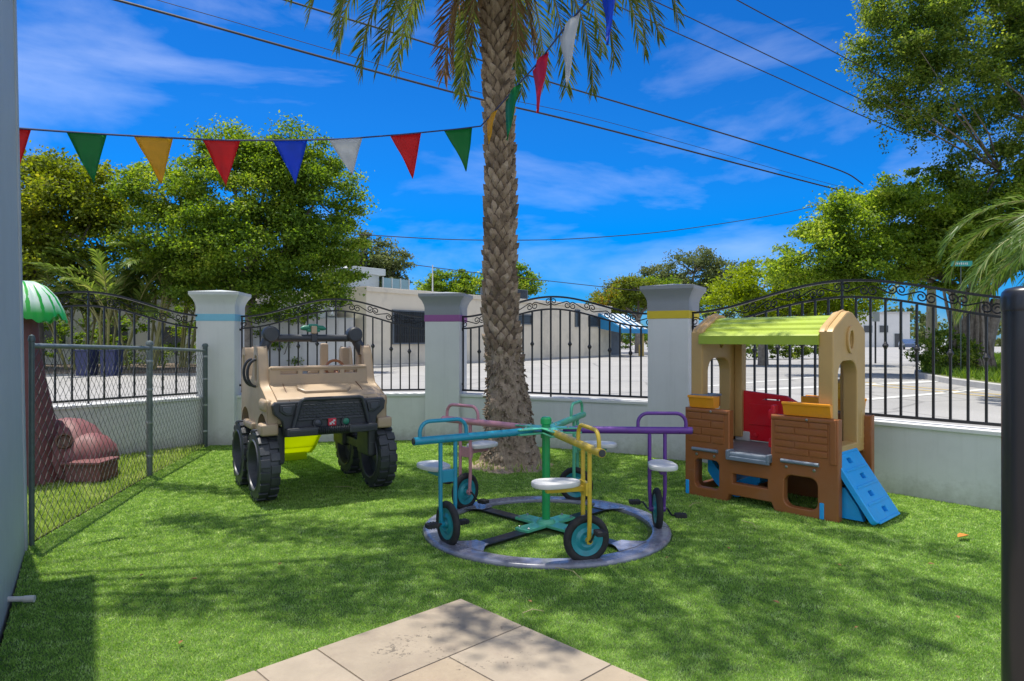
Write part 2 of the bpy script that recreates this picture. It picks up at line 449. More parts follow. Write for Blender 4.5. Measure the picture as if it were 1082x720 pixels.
# road markings
def stripe(a, b, wd, m, z=-0.052, name='lane_marking'):
    a, b = Vector(a), Vector(b); d = (b - a).normalized(); s = Vector((-d.y, d.x, 0)) * wd / 2
    return sheet(name, [(a - s)[:2], (b - s)[:2], (b + s)[:2], (a + s)[:2]], z, m)
stripe(G(740, 407), G(905, 393.5), .22, M['white_paint'])
stripe(G(800, 410), G(1010, 400.5), .5, M['white_paint'])
stripe(G(880, 402), G(1075, 419.5), .14, M['yellow_paint'])
stripe(G(890, 400.4), G(1085, 417.5), .14, M['yellow_paint'])
stripe(G(915, 420), G(1075, 407), .3, M['white_paint'])

# ================================================================ travertine slab
TH = 0.035; apex = G(487, 632, TH); apex.z = 0; ul = Vector((-0.72, -0.694, 0)).normalized(); ur = Vector((-ul.y * -1, 0, 0))
ur = Vector((0.694, -0.72, 0)).normalized()
mb = MB()
mbg = MB()
TH = 0.035
def slab_tile(a0, a1, b0, b1):
    g = 0.003
    ctr = apex + ul * (a0 + a1) / 2 + ur * (b0 + b1) / 2
    Mx = Matrix((ul, ur, Vector((0, 0, 1)))).transposed().to_4x4()
    mb.box((ctr.x, ctr.y, TH / 2 + rng.uniform(-.0008, .0008)), (a1 - a0 - 2 * g, b1 - b0 - 2 * g, TH), Mx, 0.005)
rows = [(0, .48, [0, .857, 1.14, 1.75, 2.6]), (.48, 1.03, [0, .47, 1.05, 1.66, 2.6]), (1.03, 1.45, [0, .62, 1.3, 1.7, 2.6]), (1.45, 2.05, [0, .4, .9, 1.7, 2.6]), (2.05, 2.6, [0, .9, 1.5, 2.6])]
for b0, b1, cuts in rows:
    for a0, a1 in zip(cuts, cuts[1:]): slab_tile(a0, a1, b0, b1)
patio = mb.build('stone_patio', M['travertine']); tag(patio, kind='structure')
q = [apex + ul * .006 + ur * .006, apex + ul * 2.59 + ur * .006, apex + ul * 2.59 + ur * 2.59, apex + ul * .006 + ur * 2.59]
sheet('patio_bedding', [p[:2] for p in q], TH - .006, M['grout'], thick=.02)

# travertine look: tiles differ in tone, dark pits
def finish_travertine():
    nt = M['travertine'].node_tree; L = nt.links.new
    b = next(n for n in nt.nodes if n.type == 'BSDF_PRINCIPLED')
    src = b.inputs['Base Color'].links[0].from_socket
    geo = N(nt, 'ShaderNodeNewGeometry')
    r = ramp(nt, geo.outputs['Random Per Island'], [(0.0, (1.0, .96, .9)), (.5, (.9, .9, .9)), (1.0, (1.12, 1.12, 1.13))])
    r.color_ramp.elements[2].color = (1.1, 1.12, 1.16, 1)
    mu = N(nt, 'ShaderNodeMix', data_type='RGBA', blend_type='MULTIPLY'); mu.inputs[0].default_value = 1
    L(src, mu.inputs[6]); L(r.outputs[0], mu.inputs[7])
    tc = N(nt, 'ShaderNodeTexCoord')
    v = N(nt, 'ShaderNodeTexNoise', i_Scale=46.0, i_Detail=4.0, i_Roughness=0.7); L(tc.outputs['Object'], v.inputs['Vector'])
    v2 = N(nt, 'ShaderNodeTexNoise', i_Scale=3.2, i_Detail=3.0); L(tc.outputs['Object'], v2.inputs['Vector'])
    mm = N(nt, 'ShaderNodeMath', operation='MULTIPLY'); L(v.outputs[0], mm.inputs[0]); L(v2.outputs[0], mm.inputs[1])
    r2 = ramp(nt, mm.outputs[0], [(0.355, 1.0), (0.40, 0.35)])
    mu2 = N(nt, 'ShaderNodeMix', data_type='RGBA', blend_type='MULTIPLY'); mu2.inputs[0].default_value = .85
    L(mu.outputs[2], mu2.inputs[6]); L(r2.outputs[0], mu2.inputs[7])
    L(mu2.outputs[2], b.inputs['Base Color'])
finish_travertine()

# ================================================================ turf and grass blades
def in_poly(X, Y, poly):
    inside = np.zeros(len(X), bool)
    n = len(poly)
    for i in range(n):
        x0, y0 = poly[i][0], poly[i][1]; x1, y1 = poly[(i + 1) % n][0], poly[(i + 1) % n][1]
        c = ((y0 > Y) != (y1 > Y)) & (X < (x1 - x0) * (Y - y0) / (y1 - y0 + 1e-12) + x0)
        inside ^= c
    return inside
def blades(name, pts, h0, h1, wd, m, lean=0.8, z=0.0, trend=(0.0, 0.0)):
    n = len(pts)
    d = np.hypot(pts[:, 0], pts[:, 1])
    ang = nrng.uniform(0, 2 * np.pi, n)
    h = nrng.uniform(h0, h1, n) * np.clip(0.85 + d * .03, .9, 1.25)
    ww = wd * np.clip(d / 3.2, .9, 3.0)
    le = nrng.uniform(0.1, lean, n) * h
    la = nrng.uniform(0, 2 * np.pi, n)
    B = np.column_stack([pts, np.full(n, z)])
    s = np.column_stack([np.cos(ang), np.sin(ang), np.zeros(n)]) * (ww / 2)[:, None]
    tip = B + np.column_stack([np.cos(la) * le + trend[0] * h, np.sin(la) * le + trend[1] * h, h])
    V = np.stack([B - s, B + s, tip], axis=1).reshape(-1, 3)
    o = np_mesh(name, V, np.arange(3 * n).reshape(-1, 3), m)
    return o
def scatter(poly, n, xr, yr, dens_far=0.35, d0=3.2):
    X = nrng.uniform(*xr, n); Y = nrng.uniform(*yr, n)
    k = in_poly(X, Y, poly)
    d = np.hypot(X, Y)
    k &= nrng.uniform(size=n) < np.clip((d0 / np.maximum(d, .1)) ** 1.3, dens_far * .5, 1)
    return np.column_stack([X[k], Y[k]])
turf_leaf = leaf_mat('turf_blade', (0.15, 0.30, 0.05), (0.40, 0.60, 0.14), (0.63, 0.75, 0.34), trans=0.44, rough=0.5, vscale=9)
lawn_leaf = leaf_mat('lawn_blade', (0.20, 0.33, 0.05), (0.45, 0.57, 0.15), (0.66, 0.68, 0.34), trans=0.4, rough=0.5, vscale=4)
RING = Vector((0.261, 5.155, 0))
pts = scatter(turf_poly, 2300000, (-4.3, 6.2), (1.9, 9.8))
# only where the photograph or a step to its side could see it
pts = pts[(np.abs(pts[:, 0]) < 0.95 * pts[:, 1] + 0.6)]
ra, rb = ul, ur
rel = pts - np.array([apex.x, apex.y]); ka = rel @ np.array([ul.x, ul.y]); kb = rel @ np.array([ur.x, ur.y])
keep = ~((ka > -.004) & (kb > -.004) & (ka < 2.6) & (kb < 2.6))
rr = np.hypot(pts[:, 0] - RING.x, pts[:, 1] - RING.y); keep &= ~((rr > .765) & (rr < .945)) & ~(rr < .2)
aa = np.degrees(np.arctan2(pts[:, 1] - RING.y, pts[:, 0] - RING.x))
for s_ in (45, 135, -45, -135):
    dd = np.abs((pts[:, 0] - RING.x) * -math.sin(R(s_)) + (pts[:, 1] - RING.y) * math.cos(R(s_)))
    al = (pts[:, 0] - RING.x) * math.cos(R(s_)) + (pts[:, 1] - RING.y) * math.sin(R(s_))
    keep &= ~((dd < .065) & (al > 0) & (rr < .8))
pts = pts[keep]
print('turf blades', len(pts))
tag(blades('turf_blades', pts, .007, .0155, .0046, turf_leaf, 1.15), 'short bright green artificial turf covering the play yard', 'turf', kind='stuff')
lp = scatter(lawn_poly, 420000, (-9, -3.3), (3, 9.4), .6, 5.0)
lp = lp[lp[:, 0] > -1.0 * lp[:, 1]]
tag(blades('lawn_blades', lp, .02, .055, .006, lawn_leaf, 1.0), 'yellowish green lawn grass behind the chain link fence', 'grass', kind='stuff')
# ================================================================ boundary wall, pillars, iron fence
def low_wall(A, B, label, cut=0.24):
    A, B = Vector(A), Vector(B); d = (B - A); Ln = d.length; d.normalize()
    a, b = A + d * cut, B - d * cut
    o = thing('low_wall', label, 'wall', (a + b) / 2, math.atan2(d.y, d.x), 'low stucco walls between the pillars')
    l = (b - a).length
    MB().box((0, 0, .265), (l, .20, .73), bevel=.006).build('wall_body', M['stucco'], o)
    MB().box((0, 0, .650), (l, .25, .04), bevel=.008).build('coping', M['stucco'], o)
    return o
low_wall(P0, P1, 'low white stucco wall behind the chain link fence and the brown play climber')
low_wall(P1, P2, 'low white stucco wall behind the tan toy truck')
low_wall(P2, P3, 'low white stucco wall behind the palm tree and merry-go-round')
low_wall(P3, P4, 'low white stucco wall behind the blue ramp of the playhouse')

def pillar(p, phi, band, capm, label):
    o = thing('gate_pillar', label, 'pillar', p, R(phi), 'stucco pillars of the boundary wall')
    MB().box((0, 0, .8), (.5, .5, 1.8), bevel=.012).build('shaft', M['stucco'], o)
    MB().box((0, 0, 1.738), (.512, .512, .095), bevel=.004).build('painted_band', band, o)
    MB().lathe([(.25, 1.7), (.253, 1.787), (.253, 1.885), (.262, 1.93), (.285, 1.985), (.318, 2.03), (.326, 2.045), (.326, 2.085), (0, 2.125)], square=True).build('capital', capm, o, angle=25)
    return o
pillar(P1, 7, M['band_blue'], M['stucco_pale'], 'white stucco pillar with a light blue band and pale cap')
pillar(P2, -8.5, M['band_purple'], M['stucco_grey'], 'white stucco pillar with a purple band and grey cap')
pillar(P3, -29, M['band_yellow'], M['stucco_grey'], 'white stucco pillar with a yellow band and grey cap')

def scroll(w, h, flip):
    """S-shaped scroll: two spirals joined by a slanting bar"""
    Rr = h * .36; c1 = np.array([-w / 2 + Rr, -h / 2 + Rr]); c2 = -c1
    d = c2 - c1; dl = np.linalg.norm(d); th = math.atan2(d[1], d[0]) - math.asin(min(.95, 2 * Rr / dl)); an = th + math.pi / 2
    sp = []
    for k in range(25):
        t = k / 24; r = Rr * (1 - .72 * t); a = an + t * 2 * math.pi * 1.35; sp.append(c1 + r * np.array([math.cos(a), math.sin(a)]))
    q = np.array(sp[::-1] + [-p for p in sp])
    if flip: q[:, 0] *= -1
    return q
knuckle = MB().lathe([(.007, -.03), (.013, -.024), (.013, -.018), (.02, -.01), (.024, 0), (.02, .01), (.013, .018), (.013, .024), (.007, .03)], n=8)
knuckle = knuckle.build('knuckle', M['iron']); KN = knuckle.data; bpy.data.objects.remove(knuckle)

def iron_fence(A, B, label, nbar, cutA=.27, cutB=.27, z_end=1.76, z_top=2.01, hinges=True):
    A, B = Vector(A), Vector(B); d = (B - A).normalized()
    a, b = A + d * cutA, B - d * cutB
    L_ = (b - a).length; hl = L_ / 2
    o = thing('iron_fence', label, 'fence', (a + b) / 2, math.atan2(d.y, d.x), 'arched iron fence panels on the low wall')
    top = lambda x: z_end + (z_top - z_end) * .5 * (1 + math.cos(math.pi * min(1, abs(x) / hl)))
    low = lambda x: top(x) - .165
    xs = np.linspace(-hl, hl, 49)
    def rail(name, f, w_, h_):
        mb = MB()
        pts = [Vector((x, 0, f(x))) for x in xs]
        for p, q in zip(pts, pts[1:]):
            mb.prism([(p.x, p.z - h_ / 2), (q.x, q.z - h_ / 2), (q.x, q.z + h_ / 2), (p.x, p.z + h_ / 2)], -w_ / 2, w_ / 2, XZ)
        bmesh.ops.remove_doubles(mb.bm, verts=mb.bm.verts[:], dist=1e-5)
        fs = [f_ for f_ in mb.bm.faces if abs(f_.normal.x) > .7]
        bmesh.ops.delete(mb.bm, geom=fs, context='FACES_ONLY')
        return mb.build(name, M['iron'], o, angle=30)
    rail('top_rail', top, .042, .024); rail('arch_rail', low, .034, .022)
    MB().box((0, 0, .715), (L_, .034, .026), bevel=.003).build('bottom_rail', M['iron'], o)
    sp = L_ / (nbar - 1); zk = 1.33
    mid = nbar // 2
    for i in range(nbar):
        x = -hl + sp * i
        if i in (0, nbar - 1) or i == mid: z1 = top(x) - .013
        else: z1 = low(x) - .012
        if i in (0, nbar - 1): x += .012 if i == 0 else -.012
        z0 = .703 if i != mid else .672
        mb = MB().box((x, 0, (z0 + z1) / 2), (.0195, .0195, z1 - z0))
        if i % 2 == 0 and i != mid and 0 < i < nbar - 1:
            zz = zk + .55 * (top(x) - 1.9)
            mb.add_mesh(KN, T(x, 0, zz) @ Matrix.Scale(1.25, 4))
        mb.build('picket', M['iron'], o)
    # scrollwork mirrored about the middle post
    mb = MB(); nc = max(3, round(hl / .27)); cw = hl / nc
    for sgn in (-1, 1):
        for k in range(nc):
            xc = sgn * (k + .5) * cw
            q = scroll(cw * 1.06, .135, (sgn > 0) ^ (k % 2 == 1))
            slope = (top(xc + .05) - top(xc - .05)) / .1
            pts = [Vector((xc + p[0], 0, top(xc) - .083 + p[1] + slope * p[0])) for p in q]
            mb.tube(pts, .0066, n=4)
    mb.build('scrollwork', M['iron'], o)
    if hinges:
        mb = MB()
        for s_ in (-1, 1):
            for z in (low(hl) - .02, .80): mb.box((s_ * (hl + .03), 0, z), (.085, .03, .028), bevel=.003)
        mb.build('wall_bracket', M['iron'], o)
    return o
iron_fence(P0, P1, 'arched black iron fence panel seen through the chain link', 17)
iron_fence(P1, P2, 'arched black iron fence panel between the blue banded and purple banded pillars', 21)
iron_fence(P2, P3, 'arched black iron fence panel between the purple banded and yellow banded pillars', 21)
iron_fence(P3, P4, 'arched black iron fence panel above the wall beside the playhouse ramp', 27, z_top=2.03)

# ================================================================ building corner at the left edge and black post at the right edge
dirw = Vector((0.72, -1.15, 0)).normalized(); nrm = Vector((dirw.y, -dirw.x, 0)) * -1      # nrm points to the turf
nrm = Vector((0.848, 0.53, 0)).normalized()
bw = thing('house_wall', 'tall pale blue grey painted wall corner beside the turf at the frame edge', 'wall', WALLC)
ang = math.atan2(dirw.y, dirw.x)
mb = MB(Matrix.Rotation(ang, 4, 'Z'))
# local x along the wall towards the camera side, local y to the turf; slightly battered
Hh = 4.0
def slabw(x0, x1, y0, y1, lean):
    A = [(x0, y0), (x1, y0), (x1, y1), (x0, y1)]
    V0 = [mb.bm.verts.new(mb.M @ Vector((x, y, -.05))) for x, y in A]
    V1 = [mb.bm.verts.new(mb.M @ Vector((x + (lean if x == x0 else 0), y - .07, Hh))) for x, y in A]
    for i in range(4):
        j = (i + 1) % 4; mb.bm.faces.new((V0[i], V0[j], V1[j], V1[i]))
    mb.bm.faces.new(V0[::-1]); mb.bm.faces.new(V1)
slabw(0.0, 2.6, -1.2, 0.0, .0)
mb.build('wall_body', M['wall_grey'], bw, smooth=False)
mb = MB(Matrix.Rotation(ang, 4, 'Z')); mb.box((1.3, -.50, 4.07), (2.6, 1.4, .16), bevel=.01); mb.build('shadow_eave', M['wall_grey'], bw)  # unseen eave, added so the wall's shadow reaches further over the turf
mb = MB(Matrix.Rotation(ang, 4, 'Z') @ T(.075, .004, 0) @ Matrix.Rotation(math.atan2(.07, Hh), 4, 'X')); mb.box((0, 0, Hh / 2 - .02), (.13, .012, Hh), bevel=.003)
mb.build('corner_trim', M['wall_grey'], bw)
pvc = thing('drain_stub', 'short white plastic drain pipe stub at the foot of the wall', 'pipe', G(22, 640) + Vector((.0, 0, .03)), R(16))
MB().tube([(-.06, 0, .010), (.06, 0, 0)], .015, n=14).build('pipe', mat('pvc', (.62, .60, .55), .45, .1, 20, dirt=(.35, .3, .22), dscale=12), pvc)
MB().tube([(.015, 0, .003), (.065, 0, -.0005)], .019, n=14).build('collar', bpy.data.materials['pvc'], pvc)

M['black_post'] = mat('black_powder_coat', (0.012, 0.013, 0.017), 0.34, 0.12, 2, coat=.2, rvar=.03)
bp = thing('black_post', 'thick black metal fence post with a domed cap at the frame edge', 'post', (1.69, 2.2, 0))
MB().lathe([(.072, -.05), (.072, 1.54)], n=32).build('post_tube', M['black_post'], bp)
MB().lathe([(.0735, 1.54), (.075, 1.545), (.075, 1.585), (.071, 1.603), (.06, 1.615), (.03, 1.622), (0, 1.624)], n=32).build('post_cap', M['black_post'], bp)

# ================================================================ chain link fence
cf = thing('chain_link_fence', 'grey galvanised chain link fence with steel posts on the turf edge', 'fence', WALLC)
C0 = Vector((0.02, .02, 0)); C1 = Vector((-3.83, 7.1, 0)) - WALLC; C2 = Vector((-4.11, 9.0, 0)) - WALLC
zt = [1.40, 1.35, 1.29]
def post(p, h, r, m):
    MB().lathe([(r, -.05), (r, h), (r * 1.25, h + .003), (r * 1.25, h + .02), (r * .9, h + .042), (0, h + .05)], n=14, M=T(p.x, p.y, 0)).build('fence_post', m, cf)
M['galv_post'] = mat('galvanised_post', (.17, .20, .19), .5, .2, 18, metal=.35)
post(C0, zt[0] + .03, .018, M['galv_dark']); post(C1, zt[1] + .03, .030, M['galv_post']); post(C2, zt[2] + .05, .032, M['galv_dark'])
MB().tube([C0 + Vector((0, 0, zt[0])), C1 + Vector((0, 0, zt[1])), C2 + Vector((0, 0, zt[2]))], .018, n=12).build('top_rail', M['galv_post'], cf)
for k, (pp, zz) in enumerate(((C1, zt[1]), (C2, zt[2]))):
    for z in (.2, .55, .9, 1.2):
        MB().lathe([(.033, z), (.035, z + .004), (.035, z + .02), (.033, z + .024)], n=14, M=T(pp.x, pp.y, 0)).build('tension_band', M['galv'], cf)
mb = MB()
def zig(A, B, zA, zB, p=.062):
    d = B - A; L_ = d.length; d.normalize(); s = Vector((-d.y, d.x, 0))
    n = int(L_ / (p / 2))
    for i in range(n):
        x0 = (i + .5) * p / 2
        top = zA + (zB - zA) * x0 / L_ + .015
        nz = int(top / (p * .55))
        pts = []
        for k in range(nz + 1):
            x = x0 + (p / 4 + .001) * (1 if (k + i) % 2 else -1) 
            pts.append(A + d * x + s * (.0022 * (1 if k % 2 else -1)) + Vector((0, 0, .01 + k * p * .55)))
        mb.tube(pts, .0022, n=3, caps=False)
zig(C0, C1, zt[0], zt[1], .095); zig(C1, C2, zt[1], zt[2], .095)
M['galv_mesh'] = mat('galvanised_wire', (.075, .08, .075), .55, .15, 25, metal=.2)
mb.build('wire_mesh', M['galv_mesh'], cf)
# ================================================================ plastics and paints
def scuff(m, c):
    """fine scratches and a chalky bloom where sun and hands have worn the plastic"""
    nt = m.node_tree; L = nt.links.new
    b = next(n for n in nt.nodes if n.type == 'BSDF_PRINCIPLED'); src = b.inputs['Base Color'].links[0].from_socket
    tc = N(nt, 'ShaderNodeTexCoord'); out_ = src
    for k, (rot, sc_) in enumerate((((.3, .2, .5), (3, 90, 60)), ((1.2, .6, -.7), (80, 4, 70)))):
        mp = N(nt, 'ShaderNodeMapping'); mp.inputs['Rotation'].default_value = rot; mp.inputs['Scale'].default_value = sc_; L(tc.outputs['Object'], mp.inputs[0])
        n1 = N(nt, 'ShaderNodeTexNoise', i_Scale=1.0, i_Detail=2.0); L(mp.outputs[0], n1.inputs['Vector'])
        r = ramp(nt, n1.outputs[0], [(.70, 0.0), (.76, .45)])
        mx = N(nt, 'ShaderNodeMix', data_type='RGBA'); L(r.outputs[0], mx.inputs[0]); L(out_, mx.inputs[6]); mx.inputs[7].default_value = (*[min(1, x * .8 + .10) for x in c], 1); out_ = mx.outputs[2]
    n2 = N(nt, 'ShaderNodeTexNoise', i_Scale=2.2, i_Detail=5.0); L(tc.outputs['Object'], n2.inputs['Vector']); r = ramp(nt, n2.outputs[0], [(.50, 0.0), (.78, .20)])
    mx = N(nt, 'ShaderNodeMix', data_type='RGBA'); L(r.outputs[0], mx.inputs[0]); L(out_, mx.inputs[6]); mx.inputs[7].default_value = (*[x * .75 + .10 for x in c], 1)
    L(mx.outputs[2], b.inputs['Base Color'])
def pl(name, c, rough=.42, **k): 
    M[name] = mat(name, c, rough, .09, 3.5, bump=.05, bscale=180, dirt=tuple(.55 * x + .05 for x in c), dscale=7.0, damt=.5, rvar=.14, **k); scuff(M[name], c); return M[name]
pl('tan', (.46, .34, .215)); pl('tan_house', (.52, .325, .115)); pl('brown', (.31, .105, .028)); pl('brown_dark', (.15, .06, .03))
pl('black_plastic', (.033, .037, .044), .45); pl('lime', (.33, .42, .015), .4); pl('lime_roof', (.33, .43, .03), .45); pl('orange', (.88, .34, .015), .38)
pl('red', (.72, .008, .02), .35); pl('sky_blue', (.012, .37, .84), .38); pl('grey_plastic', (.18, .22, .27), .5); pl('green_plastic', (.01, .19, .11), .4)
pl('yellow_plastic', (.85, .48, .02), .4); pl('maroon', (.17, .052, .05), .6); pl('rock_pink', (.21, .07, .07), .6); pl('rim_black', (.055, .06, .075), .4)
pl('white_plastic', (.62, .62, .6), .45); pl('deck_grey', (.20, .19, .20), .6)
pl('badge_red', (.6, .02, .05), .3)
M['rubber'] = mat('rubber', (.018, .018, .02), .75, .2, 20, bump=.15, bscale=120, dirt=(.08, .075, .065), dscale=9, damt=.5)
M['chrome_dark'] = mat('crank_metal', (.06, .06, .065), .35, .2, 30, metal=.8)
M['bolt'] = mat('bolt_metal', (.5, .5, .5), .3, .2, 30, metal=1)
def paint(name, c): M[name] = mat(name, c, .34, .10, 7, bump=.04, bscale=200, coat=.15, dirt=tuple(.4 * x + .03 for x in c), dscale=16, damt=.6, rvar=.15); scuff(M[name], c); return M[name]
paint('paint_blue', (.012, .27, .40)); paint('paint_pink', (.52, .235, .27)); paint('paint_green', (.012, .33, .09)); paint('paint_mint', (.10, .46, .27))
paint('paint_yellow', (.62, .44, .035)); paint('paint_purple', (.12, .03, .26)); paint('paint_teal', (.015, .26, .31)); M['ring_steel'] = mat('ring_steel', (.23, .235, .29), .26, .25, 5, coat=.4, dirt=(.07, .07, .09), dscale=4, damt=.65, rvar=.12); paint('spoke_dark', (.022, .024, .03))

# ================================================================ pedal merry-go-round
mg = thing('merry_go_round', 'pedal merry-go-round with blue, pink, green, yellow and purple cycle arms', 'merry-go-round', RING)
mb = MB(); n = 96
prof = [(.935, 0.0), (.938, .012), (.93, .026), (.91, .030), (.815, .030), (.80, .026), (.795, .012), (.797, 0.0)]
rings = []
for i in range(n):
    a = 2 * math.pi * i / n
    rings.append([mb.bm.verts.new((r * math.cos(a), r * math.sin(a), z)) for r, z in prof])
for i in range(n):
    A, B = rings[i], rings[(i + 1) % n]
    for k in range(len(prof) - 1): mb.bm.faces.new((A[k], B[k], B[k + 1], A[k + 1]))
mb.build('track_ring', M['ring_steel'], mg, angle=50)
for a in (45, 135, 225, 315):
    mb = MB(Matrix.Rotation(R(a), 4, 'Z')); mb.box((.52, 0, .020), (.52, .10, .012), bevel=.003); mb.build('spoke', M['spoke_dark'], mg)
    mb = MB(Matrix.Rotation(R(a), 4, 'Z')); mb.prism([(.66, -.06), (.72, -.09), (.80, -.16), (.82, 0), (.80, .16), (.72, .09), (.66, .06)], .0305, .0345); mb.build('corner_plate', M['ring_steel'], mg)
mb = MB()
poly = []
for k in range(4):
    a0 = 45 + 90 * k
    for da, r in ((-13, .275), (0, .28), (13, .275)): poly.append((r * math.cos(R(a0 + da)), r * math.sin(R(a0 + da))))
    for da, r in ((33, .115), (45, .085), (57, .115)): poly.append((r * math.cos(R(a0 + da)), r * math.sin(R(a0 + da))))
mb.add_mesh(panel_mesh([poly] , .02, .003), T(0, 0, .034))
mb.lathe([(.075, .04), (.07, .055), (.055, .07)], n=20)
mb.build('foot_plate', M['paint_mint'], mg)
mb = MB()
for k in range(4):
    for da in (-11, 11):
        mb.lathe([(.011, .045), (.011, .052), (.006, .056), (0, .056)], n=6, M=T(.245 * math.cos(R(45 + 90 * k + da)), .245 * math.sin(R(45 + 90 * k + da)), 0))
mb.build('bolt', M['bolt'], mg)
MB().lathe([(.031, .05), (.031, .69), (.042, .69), (.042, .722), (.033, .722), (.033, .79), (.043, .80), (.043, .835), (.03, .85), (0, .852)], n=22).build('centre_pole', M['paint_green'], mg)
hubp = []
for k in range(5):
    a0 = 213 + 72 * k
    for da, r in ((-9, .27), (0, .275), (9, .27), (36, .085)): hubp.append((r * math.cos(R(a0 + da)), r * math.sin(R(a0 + da))))
mb = MB(); mb.add_mesh(panel_mesh([hubp], .014, .003), T(0, 0, .735)); mb.add_mesh(panel_mesh([hubp], .01, .003), T(0, 0, .768)); mb.build('hub_plate', M['paint_mint'], mg)
mb = MB()
for k in range(5):
    for r in (.17, .235):
        a = R(213 + 72 * k + (7 if r > .2 else -9)); mb.lathe([(.009, .77), (.009, .782), (0, .784)], n=6, M=T(r * math.cos(a), r * math.sin(a), 0))
mb.build('bolt', M['bolt'], mg)

RW = .845; WR = .158
def arc_handle(x0, x1, zb, h, r, mb, n=7):
    rr = .075; pts = [Vector((x0, 0, zb))]
    for cx, a0, a1 in ((x0 + rr, 180, 90), (x1 - rr, 90, 0)):
        for k in range(n + 1):
            a = R(a0 + (a1 - a0) * k / n); pts.append(Vector((cx + rr * math.cos(a), 0, zb + h - rr + rr * math.sin(a))))
    pts.append(Vector((x1, 0, zb))); mb.tube(pts, r, n=12)
def cycle_arm(theta, m, label, crank):
    """local x outward along the arm, the saddle trails to local -y ... turned to theta under the roundabout"""
    MT = Matrix.Rotation(R(theta), 4, 'Z')
    zA = .752
    mb = MB(MT); mb.tube([(.13, 0, zA), (.16, 0, zA), (.24, 0, zA), (1.105, 0, zA)], [.016, .02, .0275, .0275], n=16)
    arm = mb.build('arm', m, mg, label)
    mb = MB(MT); mb.tube([(1.104, 0, zA), (1.112, 0, zA)], .0225, n=16); mb.build('end_cap', M['black_plastic'], arm)
    mb = MB(MT); arc_handle(.70, 1.06, zA + .015, .115, .0135, mb); mb.build('handlebar', m, arm)
    mb = MB(MT)
    for s in (-1, 1):
        mb.tube([(RW + s * .058, 0, zA - .01), (RW + s * .058, 0, .30), (RW + s * .046, 0, WR - .02)], .0145, n=12)
        mb.tube([(RW + s * .062, 0, WR), (RW + s * .03, 0, WR)], .02, n=10)
    mb.build('fork', m, arm)
    mb = MB(MT); mb.box((RW, -.012, .49), (.13, .03, .085), bevel=.004)
    mb.box((RW, -.14, .487), (.045, .27, .035), bevel=.004); mb.build('saddle_bracket', m, arm)
    # saddle: pear-shaped pad
    mb = MB(MT); out = []
    for k in range(28):
        a = 2 * math.pi * k / 28
        yy = -.205 + .15 * math.copysign(abs(math.sin(a)) ** .7, math.sin(a)); wdt = .058 + .040 * (-math.sin(a) * .5 + .5)
        out.append((RW + wdt * 1.15 * math.cos(a), yy))
    mb.add_mesh(panel_mesh([out], .036, .011), T(0, 0, .526)); mb.build('saddle', M['white_plastic'], arm)
    # wheel, its axle along local x
    MW = MT @ T(RW, 0, WR) @ Matrix.Rotation(R(90), 4, 'Y')
    def ringlathe(pr, m_, nm, n=40):
        b = MB(MW); rs = []
        for i in range(n):
            a = 2 * math.pi * i / n
            rs.append([b.bm.verts.new(b.M @ Vector((r * math.cos(a), r * math.sin(a), z))) for r, z in pr])
        for i in range(n):
            A, B = rs[i], rs[(i + 1) % n]
            for k in range(len(pr)): 
                k2 = (k + 1) % len(pr); b.bm.faces.new((A[k], B[k], B[k2], A[k2]))
        return b.build(nm, m_, arm)
    tz = [(.130 + .027 * math.cos(R(a)), .025 * math.sin(R(a))) for a in range(0, 360, 30)]
    ringlathe(tz, M['rubber'], 'tyre')
    b = MB(MW); b.lathe([(0, -.03), (.026, -.03), (.03, -.014), (.05, -.022), (.075, -.010), (.098, -.016), (.108, -.018), (.108, .018), (.098, .016), (.075, .010), (.05, .022), (.03, .014), (.026, .03), (0, .03)], n=36); b.build('wheel_disc', M['paint_teal'], arm)
    mb = MB(MT)
    for s in (-1, 1):
        a = R(crank + (180 if s > 0 else 0)); L_ = .085
        c = Vector((RW + s * .075, 0, WR)); e = c + Vector((s * .02, math.cos(a) * L_, math.sin(a) * L_))
        mb.tube([(RW, 0, WR), c, c + (e - c) * .25, e, e + Vector((s * .02, 0, 0))], .0075, n=8)
        pc = e + Vector((s * .065, 0, 0)); mp_ = MB(MT)
        mp_.box(pc, (.088, .06, .03), bevel=.007)
        for t_ in (-.02, 0, .02): mp_.box(pc + Vector((t_, 0, .0)), (.006, .064, .034), bevel=.001)
        mp_.build('pedal', M['rubber'], arm)
    mb.build('crank', M['chrome_dark'], arm)
for th, key, lab, cr in ((213, 'paint_blue', 'turquoise blue cycle arm', 200), (285, 'paint_yellow', 'mustard yellow cycle arm', 250), (357, 'paint_purple', 'purple cycle arm', 20), (69, 'paint_mint', 'green cycle arm', 60), (141, 'paint_pink', 'pale pink cycle arm', 235)):
    cycle_arm(th, M[key], lab, cr)

# ================================================================ toy truck climber
TK = Vector((-1.975, 6.62, 0))
tk = thing('toy_truck', 'tan plastic toy truck climber with huge black wheels and a roll bar', 'toy truck', TK, R(31.9))
